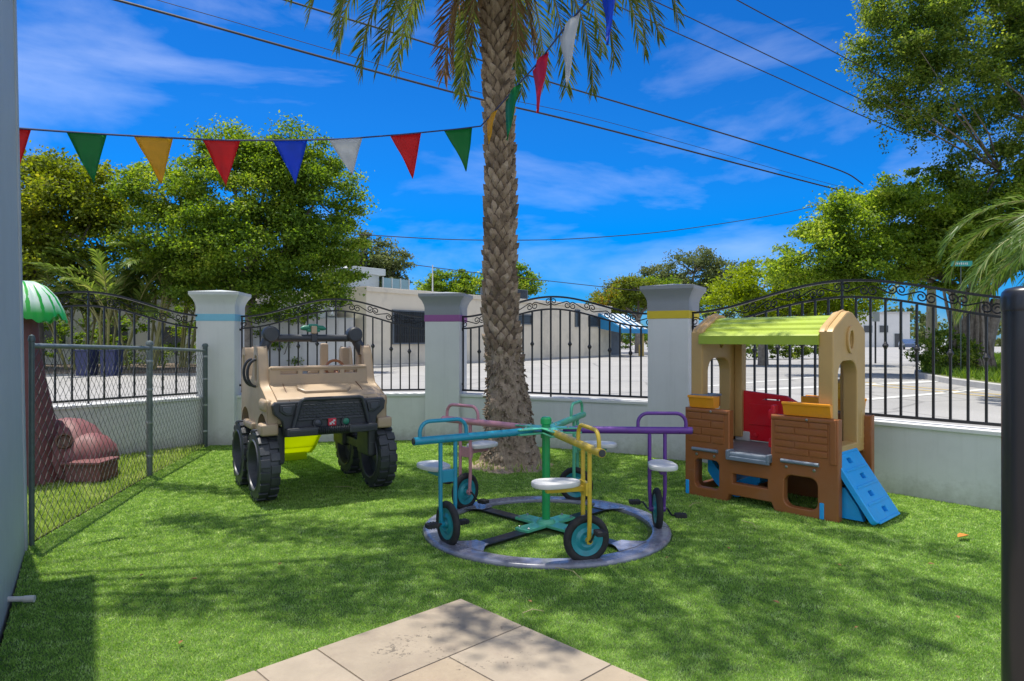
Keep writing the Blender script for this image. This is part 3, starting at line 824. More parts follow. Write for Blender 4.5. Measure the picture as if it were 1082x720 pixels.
# side panels with a tall cab post
def side_outline():
    # (y, z) going round; front at negative y
    pts = [(-.60, .665), (-.60, .86), (-.585, .905), (-.40, .985), (-.30, 1.02), (-.265, 1.08), (-.20, 1.30), (-.165, 1.365), (-.12, 1.39), (-.06, 1.39), (-.02, 1.36), (.02, 1.20), (.06, 1.10), (.13, 1.06), (.30, 1.05),
           (.36, 1.10), (.40, 1.30), (.44, 1.365), (.52, 1.37), (.57, 1.33), (.60, 1.05), (.60, .665)]
    w_ = []
    for cy in (.385, -.385):
        for k in range(9):
            a = R(180 * k / 8); w_.append((cy + .2 * math.cos(a), .60 + .18 * math.sin(a)))
    pts += [(.60, .60)] + w_[:9] + w_[9:] + [(-.60, .60)]
    return pts
for s in (-1, 1):
    hole = rrect(-.155, 1.04, -.055, 1.30, .035)
    hole2 = rrect(.43, 1.08, .53, 1.29, .03)
    me = panel_mesh([side_outline(), hole, hole2], .09, .012)
    mb = MB(); mb.add_mesh(me, T(s * .50, 0, 0) @ YZ)
    mb.box((s * .525, -.53, .655), (.15, .17, .105), bevel=.02)          # fender corner
    mb.box((s * .525, .10, .635), (.12, .40, .07), bevel=.02)            # side step
    mb.box((s * .53, -.46, .86), (.08, .25, .12), bevel=.035)            # fender bulge
    mb.build('side_panel', M['tan'], tk, angle=50)
# hood and dash
mb = MB()
hood = [(-.60, .70), (-.60, .90), (-.585, .925), (-.42, .985), (-.30, 1.03), (-.285, 1.045), (-.26, 1.04), (-.24, .70)]
mb.prism([(y, z) for y, z in hood], -.46, .46, YZ)
bmesh.ops.bevel(mb.bm, geom=[e for e in mb.bm.edges if abs((e.verts[0].co - e.verts[1].co).x) > .5], offset=.012, segments=2, affect='EDGES')
mb.build('hood', M['tan'], tk)
mb = MB()
sc_o = [(-.19, -.062), (.19, -.062), (.235, .0), (.225, .062), (-.225, .062), (-.235, 0)]
mb.add_mesh(panel_mesh([sc_o], .04, .014), T(.0, -.435, .985) @ Matrix.Rotation(R(20.5), 4, 'X'))
mb.build('hood_scoop', M['tan'], tk)
mb = MB()
for s in (-1, 1): mb.tube([(s * .355, -.602, .90), (s * .352, -.42, .989), (s * .345, -.30, 1.034)], .004, n=6)
mb.build('panel_seam', M['brown_dark'], tk)
me = panel_mesh([rrect(-.455, 1.03, .455, 1.185, .02), rrect(-.37, 1.112, -.20, 1.156, .008), rrect(-.17, 1.112, .0, 1.156, .008), rrect(.03, 1.112, .20, 1.156, .008), rrect(.23, 1.112, .37, 1.156, .008)], .05, .01)
mb = MB(); mb.add_mesh(me, T(0, -.27, 0) @ XZ); mb.box((0, -.275, 1.178), (.90, .07, .025), bevel=.01); mb.build('windshield_sill', M['tan'], tk)
# tub: floor, rear wall, seat and posts
mb = MB(); mb.box((0, .08, .69), (.92, 1.02, .05), bevel=.01); mb.box((0, .57, .86), (.92, .06, .36), bevel=.015); mb.box((0, -.2, .86), (.90, .05, .34), bevel=.01)
mb.build('tub', M['tan'], tk)
mb = MB(); mb.box((-.2, .33, .93), (.30, .10, .42), bevel=.04); mb.box((.2, .33, .93), (.30, .10, .42), bevel=.04); mb.box((0, .18, .76), (.8, .3, .1), bevel=.03); mb.build('seat', M['tan'], tk)
mb = MB(); mb.box((.255, .45, 1.10), (.085, .06, .60), bevel=.02); mb.box((.40, .20, 1.06), (.09, .07, .60), bevel=.02); mb.build('cab_post', M['tan'], tk)
mb = MB(); mb.tube([Vector((.20 + .09 * math.cos(R(a)), -.12 + .03 * math.sin(R(a)), 1.15 + .085 * math.sin(R(a)))) for a in range(0, 360, 20)], .014, n=8, closed=True)
mb.tube([(.20, -.20, 1.08), (.2, -.12, 1.15)], .02, n=8); mb.build('steering_wheel', M['brown'], tk)
# front end
fy = -.605
mb = MB()
gr = [(-.485, .885), (.485, .885), (.50, .865), (.49, .80), (.42, .735), (.40, .60), (-.40, .60), (-.42, .735), (-.49, .80), (-.50, .865)]
mb.add_mesh(panel_mesh([gr], .07, .012), T(0, fy - .02, 0) @ XZ)
grille = mb.build('front_fascia', M['black_plastic'], tk)
mb = MB()
for r_ in range(5):
    z = .862 - r_ * .026
    for k in range(11):
        x = -.29 + k * .058 + (.029 if r_ % 2 else 0)
        if abs(x) < .31: mb.box((x, fy - .058, z), (.046, .014, .012), bevel=.004)
mb.build('grille_mesh', M['black_plastic'], grille)
for s in (-1, 1):
    mb = MB(); q = [(s * .445, .865), (s * .335, .865), (s * .35, .785), (s * .40, .785), (s * .45, .82)]
    if s > 0: q = q[::-1]
    mb.add_mesh(panel_mesh([q], .03, .008), T(0, fy - .055, 0) @ XZ); hl_ = mb.build('headlight', M['black_plastic'], tk)
    mb = MB(); q = [(s * .43, .852), (s * .36, .852), (s * .365, .805), (s * .40, .80), (s * .432, .825)]
    if s > 0: q = q[::-1]
    mb.add_mesh(panel_mesh([q], .012, .003), T(0, fy - .071, 0) @ XZ); mb.build('lens', M['rim_black'], hl_)
mb = MB(); by = fy - .075
mb.tube([(-.345, by, .66), (-.325, by, .74), (-.285, by - .005, .885), (-.272, by - .005, .905), (-.25, by - .005, .915), (.25, by - .005, .915), (.272, by - .005, .905), (.285, by - .005, .885), (.325, by, .74), (.345, by, .66)], .019, n=10)
mb.box((0, fy - .055, .735), (.60, .02, .022), bevel=.006)
mb.build('bull_bar', M['black_plastic'], tk)
mb = MB()
for s in (-1, 1): mb.box((s * .275, by - .01, .635), (.27, .10, .075), bevel=.016); mb.box((s * .275, by - .058, .642), (.23, .012, .03), bevel=.005)
mb.box((0, by + .02, .625), (.34, .08, .05), bevel=.01)
bump = mb.build('bumper', M['black_plastic'], tk)
mb = MB()
for k in range(17): mb.lathe([(.030, -.006), (.036, 0), (.030, .006)], n=14, M=T(-.136 + k * .017, by - .015, .637) @ Matrix.Rotation(R(90), 4, 'Y'))
mb.build('winch_drum', M['black_plastic'], bump)
for s, mm in ((-1, 'black_plastic'), (1, 'black_plastic')):
    mb = MB(); mb.lathe([(0, 0), (.043, 0), (.046, .012), (.046, .03), (.036, .03), (.034, .022), (.02, .024), (0, .026)], n=24, M=T(s * .128, fy - .05, .70) @ Matrix.Rotation(R(90), 4, 'X')); fl = mb.build('fog_light', M['black_plastic'], tk)
    mb = MB(); mb.lathe([(0, 0), (.03, 0), (.024, .006), (0, .009)], n=20, M=T(s * .128, fy - .0735, .70) @ Matrix.Rotation(R(90), 4, 'X')); mb.build('lens', M['green_plastic' if s > 0 else 'rim_black'], fl)
mb = MB(); mb.box((0, fy - .066, .70), (.075, .02, .07), bevel=.006); bd = mb.build('badge', M['badge_red'], tk)
mb = MB()       # white stair-like mark on the badge
for x, z, w_, h_ in ((-.016, -.012, .02, .02), (.002, .0, .02, .016), (.016, .014, .02, .016), (.014, -.014, .012, .012)): mb.box((x, fy - .0775, .70 + z), (w_, .003, h_))
mb.build('badge_mark', M['white_plastic'], bd)
# wheels
WRr = .325
def lug_tyre(mb, MW, wd):
    prof = [(.217, -wd * .5), (.285, -wd * .5), (.302, -wd * .40), (.306, 0), (.302, wd * .40), (.285, wd * .5), (.217, wd * .5)]
    n = 44; rs = []
    for i in range(n):
        a = 2 * math.pi * i / n; rs.append([mb.bm.verts.new(MW @ Vector((r * math.cos(a), r * math.sin(a), z))) for r, z in prof])
    for i in range(n):
        A, B = rs[i], rs[(i + 1) % n]
        for k in range(len(prof)): k2 = (k + 1) % len(prof); mb.bm.faces.new((A[k], B[k], B[k2], A[k2]))
    for k in range(18):
        a = 2 * math.pi * k / 18
        for s in (-1, 1):
            a2 = a + (math.pi / 18 if s > 0 else 0)
            Mx = MW @ Matrix.Rotation(a2, 4, 'Z')
            b2 = MB(Mx); b2.box((.303, 0, s * wd * .265), (.030, .074, wd * .49), bevel=.008)
            tmp = bpy.data.meshes.new('t'); b2.bm.to_mesh(tmp); b2.bm.free(); mb.bm.from_mesh(tmp); bpy.data.meshes.remove(tmp)
    return mb
for sx in (-1, 1):
    for sy in (-1, 1):
        xw = sx * .535
        MW = T(xw, sy * .385, WRr) @ Matrix.Rotation(R(90), 4, 'Y')
        wh = lug_tyre(MB(), MW, .165).build('wheel', M['black_plastic'], tk)
        b = MB(MW)
        pr = [(.228, .082), (.222, .092), (.210, .088), (.196, .02), (.12, .006), (.08, .03), (.05, .034), (0, .034)]
        b.lathe(pr, n=36, cap=False); b.lathe([(r, -z) for r, z in pr], n=36, cap=False)
        b.build('rim', M['rim_black'], wh)
    mb = MB()
    mb.box((sx * .43, -.385, .50), (.10, .34, .34), bevel=.03); mb.box((sx * .43, .385, .50), (.10, .34, .34), bevel=.03); mb.box((sx * .44, 0, .40), (.05, .5, .09), bevel=.02)
    mb.build('wheel_strut', M['black_plastic'], tk)
# roll bar
ry, rz = -.06, 1.455
mb = MB(); mb.tube([(-.40, ry, rz + .005), (-.33, ry, rz), (.33, ry, rz), (.40, ry, rz + .005)], .036, n=14); mb.box((0, ry, rz), (.06, .09, .085), bevel=.015)
for s in (-1, 1):
    mb.tube([(s * .42, ry, rz), (s * .455, ry - .01, rz - .07), (s * .49, ry - .02, rz - .16)], [.05, .048, .04], n=12)
rb = mb.build('roll_bar', M['black_plastic'], tk)
for s in (-1, 1):
    mb = MB(); mb.lathe([(0, -.055), (.062, -.055), (.077, -.04), (.08, .0), (.077, .04), (.062, .055), (0, .055)], n=24, M=T(s * .405, ry - .01, rz + .035) @ Matrix.Rotation(R(90), 4, 'X')); mb.build('roof_lamp', M['black_plastic'], rb)
mb = MB(); mb.tube([(-.12, ry, 1.545), (-.09, ry, 1.553), (0, ry, 1.56), (.09, ry, 1.553), (.12, ry, 1.545)], [.012, .026, .022, .026, .012], n=10); mb.box((0, ry, 1.575), (.09, .06, .035), bevel=.012); mb.box((0, ry, 1.53), (.13, .05, .03), bevel=.01); sp_ = mb.build('spotlight', M['green_plastic'], tk)
mb = MB(); mb.box((0, ry - .02, 1.535), (.055, .05, .075), bevel=.01); mb.build('spotlight_mount', M['tan'], sp_)
# black grab handles on the left flank
for yy in (-.12, .06):
    mb = MB(); mb.tube([Vector((-.545 - .075 * math.sin(R(a)), yy, 1.13 + .125 * math.cos(R(a)))) for a in range(0, 181, 15)], .013, n=8); mb.build('grab_handle', M['black_plastic'], tk)
mb = MB(); mb.tube([Vector((.36 - .05 * math.sin(R(a)), .2, 1.13 + .05 * math.cos(R(a)))) for a in range(0, 181, 20)], .01, n=8); mb.build('grab_handle', M['black_plastic'], tk)
# lime slide behind
mb = MB(); q = [(.58, .66), (.80, .58), (1.10, .38), (1.40, .16), (1.56, .075), (1.72, .05)]
for (y0, z0), (y1, z1) in zip(q, q[1:]):
    mb.prism([(y0, z0), (y1, z1), (y1, z1 + .03), (y0, z0 + .03)], .0, .40, YZ)
    for x0, x1 in ((-.03, .0), (.40, .43)): mb.prism([(y0, z0 - .01), (y1, z1 - .01), (y1, z1 + .11), (y0, z0 + .11)], x0, x1, YZ)
mb.box((.2, 1.5, .045), (.30, .05, .09), bevel=.01); M['lime_slide'] = leaf_mat('lime_slide', (.40, .50, .01), (.50, .60, .02), None, .6, .4, 2); mb.build('slide', M['lime_slide'], tk)

# ================================================================ playhouse climber
PH = Vector((2.378, 6.051, 0))
ph = thing('playhouse', 'plastic playhouse climber with lime roof, brown walls and a blue climbing ramp', 'playhouse', PH, R(-47.2))
LX, DY = .685, .35
def grooves(mb, x0, x1, z0, z1, y, rows, off, dy):
    """bricks standing slightly proud of a panel"""
    h = (z1 - z0) / rows
    for r_ in range(rows):
        xs_ = [x0]; x = x0 + (off if r_ % 2 else off * 1.7)
        while x < x1 - .04: xs_.append(x); x += off * 1.8
        xs_.append(x1)
        for a, b in zip(xs_, xs_[1:]): mb.box(((a + b) / 2, y, z0 + h * (r_ + .5)), (b - a - .008, dy, h - .009), bevel=.006)
# front wall: one moulding with the two towers and the slatted middle
mb = MB()
rim = [(-LX, 0), (-.28, 0), (-.25, .075), (.15, .075), (.18, 0), (LX, 0), (LX, .80), (.15, .80), (.15, .375), (-.25, .375), (-.25, .80), (-LX, .80)]
holes = [rrect(-.60, .075, -.335, .355, .055), rrect(-.22, .165, .12, .265, .012), rrect(.245, .05, .54, .33, .075)]
mb.add_mesh(panel_mesh([rim] + holes, .075, .010), T(0, -DY, 0) @ XZ)
fw = mb.build('front_wall', M['brown'], ph)
mb = MB(); grooves(mb, -.66, -.29, .50, .775, -DY - .037, 4, .14, .018); mb.box((-.465, -DY - .02, .79), (.42, .06, .035), bevel=.01); mb.build('brick_relief', M['brown'], fw)
mb = MB(); grooves(mb, .175, .615, .49, .775, -DY - .037, 5, .17, .018); mb.box((.41, -DY - .02, .79), (.53, .06, .035), bevel=.01); mb.box((.655, -DY - .035, .62), (.05, .03, .34), bevel=.008); mb.build('brick_relief', M['brown'], fw)
for x0, x1 in ((-.61, -.35), (.235, .545)):
    mb = MB(); mb.tube([(x0, -DY - .05, .435), (x1, -DY - .05, .435)], .016, n=10); mb.build('grey_rail', M['grey_plastic'], ph)
    mb = MB()
    for x in (x0 + .04, x1 - .04): mb.lathe([(.014, 0), (.012, .006), (0, .009)], n=12, M=T(x, -DY - .037, .385) @ Matrix.Rotation(R(90), 4, 'X'))
    mb.build('bolt', M['bolt'], ph)
mb = MB()
for x in (-.42, .45): mb.lathe([(.012, 0), (.01, .005), (0, .007)], n=12, M=T(x, -DY - .05, .79) @ Matrix.Rotation(R(90), 4, 'X'))
mb.build('bolt', M['bolt'], ph)
# back and side walls
mb = MB(); mb.add_mesh(panel_mesh([[(-LX, 0), (LX, 0), (LX, .78), (.05, .78), (.05, .42), (-.5, .42), (-.5, .78), (-LX, .78)], rrect(-.6, .06, -.30, .33, .06), rrect(.30, .06, .6, .33, .06)], .07, .010), T(0, DY, 0) @ XZ)
grooves(mb, .08, .64, .47, .76, DY - .04, 4, .18, .02); mb.build('back_wall', M['brown'], ph)
mb = MB(); mb.add_mesh(panel_mesh([[(-DY + .04, 0), (DY - .04, 0), (DY - .04, .52), (-DY + .04, .52)], rrect(-.2, .07, .2, .38, .06)], .05, .010), T(-LX + .03, 0, 0) @ YZ)
mb.add_mesh(panel_mesh([[(-DY + .04, 0), (DY - .04, 0), (DY - .04, .30), (-DY + .04, .30)], rrect(-.2, .07, .2, .23, .06)], .05, .010), T(LX - .06, 0, 0) @ YZ); mb.build('side_wall', M['brown'], ph)
# blue corner tabs
for x in (-.668, .565): MB().box((x, -DY - .036, .07), (.035, .02, .13), bevel=.006).build('corner_tab', M['sky_blue'], ph)
# deck
mb = MB(); mb.box((-.07, .0, .44), (1.16, .62, .03), bevel=.006); mb.build('deck', M['deck_grey'], ph)
mb = MB(); mb.box((-.05, -DY - .03, .425), (.405, .10, .055), bevel=.015); mb.box((-.05, -DY - .08, .40), (.40, .02, .035), bevel=.006)
for x in (-.235, .135): mb.box((x, -DY - .04, .435), (.035, .11, .07), bevel=.012)
mb.build('deck_step', M['grey_plastic'], ph)
# gable ends
GZ = [(-.33, .50), (.33, .50), (.33, 1.50), (.295, 1.535), (.06, 1.655), (0, 1.665), (-.06, 1.655), (-.295, 1.535), (-.33, 1.50)]
for s in (-1, 1):
    door = arch(-.25, .56, .17, 1.28, .14)
    me = panel_mesh([GZ, door, ellipse(0, 1.44, .05, .085), rrect(.235, .60, .262, .84, .012)], .12, .014)
    mb = MB(); mb.add_mesh(me, T(s * (.60 if s < 0 else .575), 0, 0) @ YZ)
    gp = mb.build('gable_end', M['tan_house'], ph)
    mb = MB(); e0 = ellipse(0, 1.44, .072, .108); e1 = ellipse(0, 1.44, .05, .085)
    mb.add_mesh(panel_mesh([e0, e1], .02, .006), T(s * (.668 if s < 0 else .643), 0, 0) @ YZ); mb.build('window_ring', M['tan_house'], gp)
    mb = MB(); mb.tube([(s * (.60 if s < 0 else .575), y, z) for y, z in ((-.335, 1.505), (-.30, 1.545), (-.06, 1.67), (0, 1.68), (.06, 1.67), (.30, 1.545), (.335, 1.505))], .014, n=8)
    mb.build('gable_moulding', M['tan_house'], gp)
# inner posts
for x in (-.50, .50): MB().box((x, .285, .99), (.08, .09, 1.0), bevel=.012).build('corner_post', M['tan_house'], ph)
# roof with stepped ridges
rp = [(-.375, 1.40), (-.375, 1.475), (-.35, 1.495), (-.285, 1.52), (-.275, 1.54), (-.205, 1.563), (-.195, 1.583), (-.125, 1.605), (-.115, 1.622), (-.04, 1.645), (.04, 1.645), (.115, 1.622), (.125, 1.605), (.195, 1.583), (.205, 1.563), (.275, 1.54), (.285, 1.52), (.35, 1.495), (.375, 1.475), (.375, 1.40), (.35, 1.40), (.35, 1.455), (0, 1.60), (-.35, 1.455), (-.35, 1.40)]
mb = MB(); mb.prism(rp, -.56, .53, YZ); mb.build('roof', M['lime_roof'], ph, angle=20)
# orange planters, red door, yellow horn
def planter(x0, x1, y, s):
    mb = MB(); q = [(y, .815), (y + s * .02, .815), (y + s * .05, .92), (y - s * .07, .92), (y - s * .06, .815)]
    mb.prism(q if s < 0 else q[::-1], x0, x1, YZ)
    mb.box(((x0 + x1) / 2, y + s * .045, .915), (x1 - x0 + .012, .022, .024), bevel=.006)
    mb.build('planter_box', M['orange'], ph)
planter(-.655, -.40, -DY, -1); planter(.245, .63, -DY, -1); planter(.10, .62, DY, 1)
MB().box((-.56, -.24, .925), (.20, .22, .02), bevel=.006).build('counter', M['grey_plastic'], ph)
MB().box((-.56, -.17, .865), (.16, .10, .10), bevel=.01).build('counter_base', M['brown'], ph)
me = panel_mesh([[(-.49, .475), (.02, .475), (.05, .52), (.05, .60), (.02, .62), (.02, .66), (.05, .69), (.05, .86), (-.04, .905), (-.49, .935), (-.52, .90), (-.52, .80), (-.49, .78), (-.49, .70), (-.52, .68), (-.52, .56), (-.49, .54)], rrect(-.27, .855, -.09, .885, .012)], .045, .010)
mb = MB(); mb.add_mesh(me, T(0, DY - .055, 0) @ XZ); dr = mb.build('door', M['red'], ph)
mb = MB(); mb.box((-.25, DY - .085, .72), (.30, .012, .20), bevel=.005); mb.lathe([(.022, 0), (.02, .014), (0, .018)], n=14, M=T(-.33, DY - .08, .52) @ Matrix.Rotation(R(90), 4, 'X')); mb.build('door_panel', M['red'], dr)
mb = MB(); mb.box((.115, -.27, .63), (.035, .07, .50), bevel=.01); mb.box((.095, -.27, .80), (.05, .05, .08), bevel=.012); mb.box((.095, -.27, .55), (.05, .05, .08), bevel=.012); mb.build('door_post', M['red'], ph)
MB().box((-.47, DY - .06, .50), (.16, .06, .10), bevel=.02).build('door_latch', M['white_plastic'], ph)
mb = MB(); mb.lathe([(.11, .92), (.12, .94), (.12, .99), (.112, 1.0), (.112, 1.01), (.12, 1.02), (.118, 1.06), (.08, 1.085), (.03, 1.09), (.03, 1.12), (0, 1.125)], n=22, M=T(.44, DY + .02, 0)); mb.build('toy_barrel', M['yellow_plastic'], ph)
# blue climbing ramp on the right gable
ra_, rb_ = Vector((.605, 0, .515)), Vector((.935, 0, .03))
dz = (rb_ - ra_); Lr = dz.length; dz.normalize(); nr = Vector((-dz.z, 0, dz.x)); 
MR = Matrix(((0, dz.x, nr.x, ra_.x), (1, 0, 0, 0), (0, dz.z, nr.z, ra_.z), (0, 0, 0, 1)))   # plate x -> y, plate y -> down the ramp, normal outward
hs_ = [rrect(-.33, -.02, .16, Lr, .03)]
for k in range(4): hs_.append(rrect(-.155 + .06 * (k % 2), .055 + .145 * k, -.055 + .06 * (k % 2), .115 + .145 * k, .018))
mb = MB(MR); mb.add_mesh(panel_mesh(hs_, .05, .010)); mb.box((-.075, Lr / 2, -.035), (.40, Lr - .06, .012))
for k in range(5): mb.box((-.075, .015 + .145 * k, .026), (.44, .022, .014), bevel=.005)
rmp = mb.build('climbing_ramp', M['sky_blue'], ph)
mb = MB(); mb.prism([(.66, .02), (.84, .02), (.80, .12), (.70, .26), (.66, .26)], .02, .07, XZ); mb.prism([(.66, .02), (.84, .02), (.80, .12), (.70, .26), (.66, .26)], .23, .28, XZ); mb.build('ramp_brace', M['sky_blue'], rmp)
# blue slide at the far left corner
mb = MB(); q = [(-.58, .30), (-.5, .2), (-.40, .12), (-.28, .10), (-.16, .16), (-.06, .28)]
for (x0, z0), (x1, z1) in zip(q, q[1:]):
    mb.prism([(x0, z0), (x1, z1), (x1, z1 - .04), (x0, z0 - .04)], -.16, .30, XZ @ Matrix.Scale(-1, 4, (0, 0, 1)))
    mb.prism([(x0, z0 + .05), (x1, z1 + .05), (x1, max(0, z1 - .10)), (x0, max(0, z0 - .10))], .15, .18, XZ)
mb.build('slide', M['sky_blue'], ph)

# ================================================================ tree-trunk climber behind the chain link fence
PC = Vector((-4.93, 6.75, 0))
pc = thing('play_climber', 'brown tree trunk shaped play climber with a scalloped green canopy on top', 'play climber', PC)
def noisy_lathe(name, prof, m, parent, amp, n=36, seed=3, freq=5, loc=(0, 0, 0), grow=True, ridges=0):
    from mathutils import noise
    mb = MB(); V = Vector(loc); rs = []
    for r, z in prof:
        ring = []
        for i in range(n):
            a = 2 * math.pi * i / n
            rr_ = r * (1 + amp * noise.noise(Vector((math.cos(a) * freq * .4, math.sin(a) * freq * .4, z * freq * .5 + seed))) + (ridges * abs(math.sin(a * 4.5)) if ridges else 0))
            ring.append(mb.bm.verts.new(V + Vector((rr_ * math.cos(a), rr_ * math.sin(a), z))))
        rs.append(ring)
    for A, B in zip(rs, rs[1:]):
        for i in range(n): mb.bm.faces.new((A[i], A[(i + 1) % n], B[(i + 1) % n], B[i]))
    mb.bm.faces.new(rs[0][::-1]); mb.bm.faces.new(rs[-1])
    return mb.build(name, m, parent, angle=60)
noisy_lathe('trunk', [(.42, 0), (.39, .12), (.34, .35), (.27, .65), (.21, .95), (.165, 1.2), (.14, 1.45), (.13, 1.7)], M['maroon'], pc, .22, seed=4, ridges=.06)
noisy_lathe('rock_step', [(.40, 0), (.41, .2), (.36, .38), (.26, .52), (.13, .60), (.02, .62)], M['rock_pink'], pc, .28, seed=9, freq=5, loc=(.26, .30, 0))
noisy_lathe('rock_step', [(.25, .12), (.29, .2), (.27, .32), (.19, .42), (.10, .46), (.03, .47)], M['rock_pink'], pc, .26, seed=21, freq=5, loc=(.50, .22, 0))
mb = MB(); mb.box((.70, .02, .12), (.36, .32, .19), bevel=.03); mb.box((.70, -.005, .222), (.39, .35, .035), bevel=.012); mb.build('foot_step', M['maroon'], pc)
for hp, hd, hr in (((.46, -.045, .43), (.5, -.8, .25), .075), ((-.02, -.375, .32), (0, -1, .15), .05), ((.0, -.40, .13), (0, -1, .1), .05)):
    q_ = Vector(hd).to_track_quat('Z', 'Y').to_matrix().to_4x4()
    MB().lathe([(hr, -.05), (hr, .01), (hr * .8, .012), (hr * .7, -.02), (0, -.02)], n=18, M=T(*hp) @ q_).build('hand_hold', M['brown_dark'], pc)
mb = MB(); mb.box((-.06, -.36, .50), (.12, .08, .11), bevel=.02); mb.build('blue_latch', M['sky_blue'], pc)
mb = MB(); n = 120; prof = [(0.0, 2.03), (.12, 2.015), (.21, 1.97), (.29, 1.89), (.345, 1.79), (.365, 1.70), (.35, 1.69), (.33, 1.72), (.2, 1.80), (0, 1.84)]
rs = []
for j, (r, z) in enumerate(prof):
    if r == 0: rs.append([mb.bm.verts.new((0, 0, z))]); continue
    ring = []
    for i in range(n):
        a = 2 * math.pi * i / n; sc_ = abs(math.sin(a * 3.0)); f = max(0, (r - .2) / .25)
        ring.append(mb.bm.verts.new((r * (1 + .10 * f * sc_) * math.cos(a), r * (1 + .10 * f * sc_) * math.sin(a), z - .20 * f * f * sc_ + .012 * math.sin(a * 24) * (r > .1))))
    rs.append(ring)
for A, B in zip(rs, rs[1:]):
    for i in range(n):
        k = (i + 1) % n
        if len(A) == 1: mb.bm.faces.new((A[0], B[i], B[k]))
        elif len(B) == 1: mb.bm.faces.new((A[i], A[k], B[0]))
        else: mb.bm.faces.new((A[i], A[k], B[k], B[i]))
M['leaf_canopy'] = mat('leaf_canopy', (.012, .36, .035), .45, .1, 5)
def veins():
    """canopy is moulded green and much paler on its upper side, streaked along the leaf ribs"""
    nt = M['leaf_canopy'].node_tree; L = nt.links.new; b = next(n_ for n_ in nt.nodes if n_.type == 'BSDF_PRINCIPLED'); src = b.inputs['Base Color'].links[0].from_socket
    tc = N(nt, 'ShaderNodeTexCoord'); sx = N(nt, 'ShaderNodeSeparateXYZ'); L(tc.outputs['Object'], sx.inputs[0])
    at = N(nt, 'ShaderNodeMath', operation='ARCTAN2'); L(sx.outputs[1], at.inputs[0]); L(sx.outputs[0], at.inputs[1])
    m1 = N(nt, 'ShaderNodeMath', operation='MULTIPLY'); m1.inputs[1].default_value = 18; L(at.outputs[0], m1.inputs[0])
    sn = N(nt, 'ShaderNodeMath', operation='SINE'); L(m1.outputs[0], sn.inputs[0])
    nw = N(nt, 'ShaderNodeTexNoise', i_Scale=9.0, i_Detail=3.0); L(tc.outputs['Object'], nw.inputs['Vector'])
    hm = N(nt, 'ShaderNodeMath', operation='MULTIPLY_ADD'); hm.inputs[1].default_value = .5; L(sn.outputs[0], hm.inputs[0]); L(nw.outputs[0], hm.inputs[2])
    r1 = ramp(nt, hm.outputs[0], [(.10, .0), (.18, .95)])
    zz = N(nt, 'ShaderNodeMapRange'); zz.inputs[1].default_value = 1.70; zz.inputs[2].default_value = 1.82; L(sx.outputs[2], zz.inputs[0])
    mm = N(nt, 'ShaderNodeMath', operation='MULTIPLY'); L(r1.outputs[0], mm.inputs[0]); L(zz.outputs[0], mm.inputs[1])
    mx = N(nt, 'ShaderNodeMix', data_type='RGBA'); L(mm.outputs[0], mx.inputs[0]); L(src, mx.inputs[6]); mx.inputs[7].default_value = (.60, .74, .66, 1); L(mx.outputs[2], b.inputs['Base Color'])
veins()
mb.build('canopy', M['leaf_canopy'], pc, angle=60)
# ================================================================ palms
def bark_mat(name, c1, c2, c3, vs=6.0, bump=.5, bs=40):
    m = bpy.data.materials.new(name); nt, out = nodes_of(m); L = nt.links.new
    tc = N(nt, 'ShaderNodeTexCoord'); geo = N(nt, 'ShaderNodeNewGeometry')
    n1 = N(nt, 'ShaderNodeTexNoise', i_Scale=vs, i_Detail=8.0, i_Roughness=.7); L(tc.outputs['Object'], n1.inputs['Vector'])
    ma = N(nt, 'ShaderNodeMath', operation='MULTIPLY_ADD'); ma.inputs[1].default_value = .4; ma.inputs[2].default_value = -.2; L(geo.outputs['Random Per Island'], ma.inputs[0])
    ad = N(nt, 'ShaderNodeMath', operation='ADD'); L(n1.outputs[0], ad.inputs[0]); L(ma.outputs[0], ad.inputs[1])
    r = ramp(nt, ad.outputs[0], [(.25, c1), (.5, c2), (.78, c3)])
    b = N(nt, 'ShaderNodeBsdfPrincipled'); b.inputs['Roughness'].default_value = .9; L(r.outputs[0], b.inputs['Base Color'])
    mp = N(nt, 'ShaderNodeMapping'); mp.inputs['Scale'].default_value = (1, 1, .3); L(tc.outputs['Object'], mp.inputs[0])
    n2 = N(nt, 'ShaderNodeTexNoise', i_Scale=bs, i_Detail=6.0); L(mp.outputs[0], n2.inputs['Vector'])
    bp = N(nt, 'ShaderNodeBump', i_Strength=bump, i_Distance=.03); L(n2.outputs[0], bp.inputs['Height']); L(bp.outputs[0], b.inputs['Normal'])
    L(b.outputs[0], out.inputs[0]); return m
M['palm_bark'] = bark_mat('palm_bark', (.13, .092, .06), (.30, .22, .145), (.46, .36, .26))
M['palm_core'] = bark_mat('palm_core', (.06, .042, .03), (.11, .08, .055), (.16, .12, .085))
M['root_bark'] = bark_mat('root_bark', (.11, .08, .055), (.27, .20, .14), (.42, .33, .24), 14, .9, 60)
M['bark_grey'] = bark_mat('bark_grey', (.08, .065, .05), (.18, .15, .12), (.30, .27, .23), 5, .6, 20)
M['rachis'] = mat('rachis', (.25, .24, .08), .5, .2, 8)
M['frond_green'] = leaf_mat('frond_green', (.07, .11, .02), (.14, .19, .04), (.30, .27, .08), .35, .4, 1.2)
M['frond_dead'] = leaf_mat('frond_dead', (.17, .11, .05), (.30, .20, .10), (.40, .29, .16), .3, .7, 1.2)
M['frond_bright'] = leaf_mat('frond_bright', (.09, .15, .03), (.19, .27, .05), (.38, .38, .13), .45, .38, 1.2)

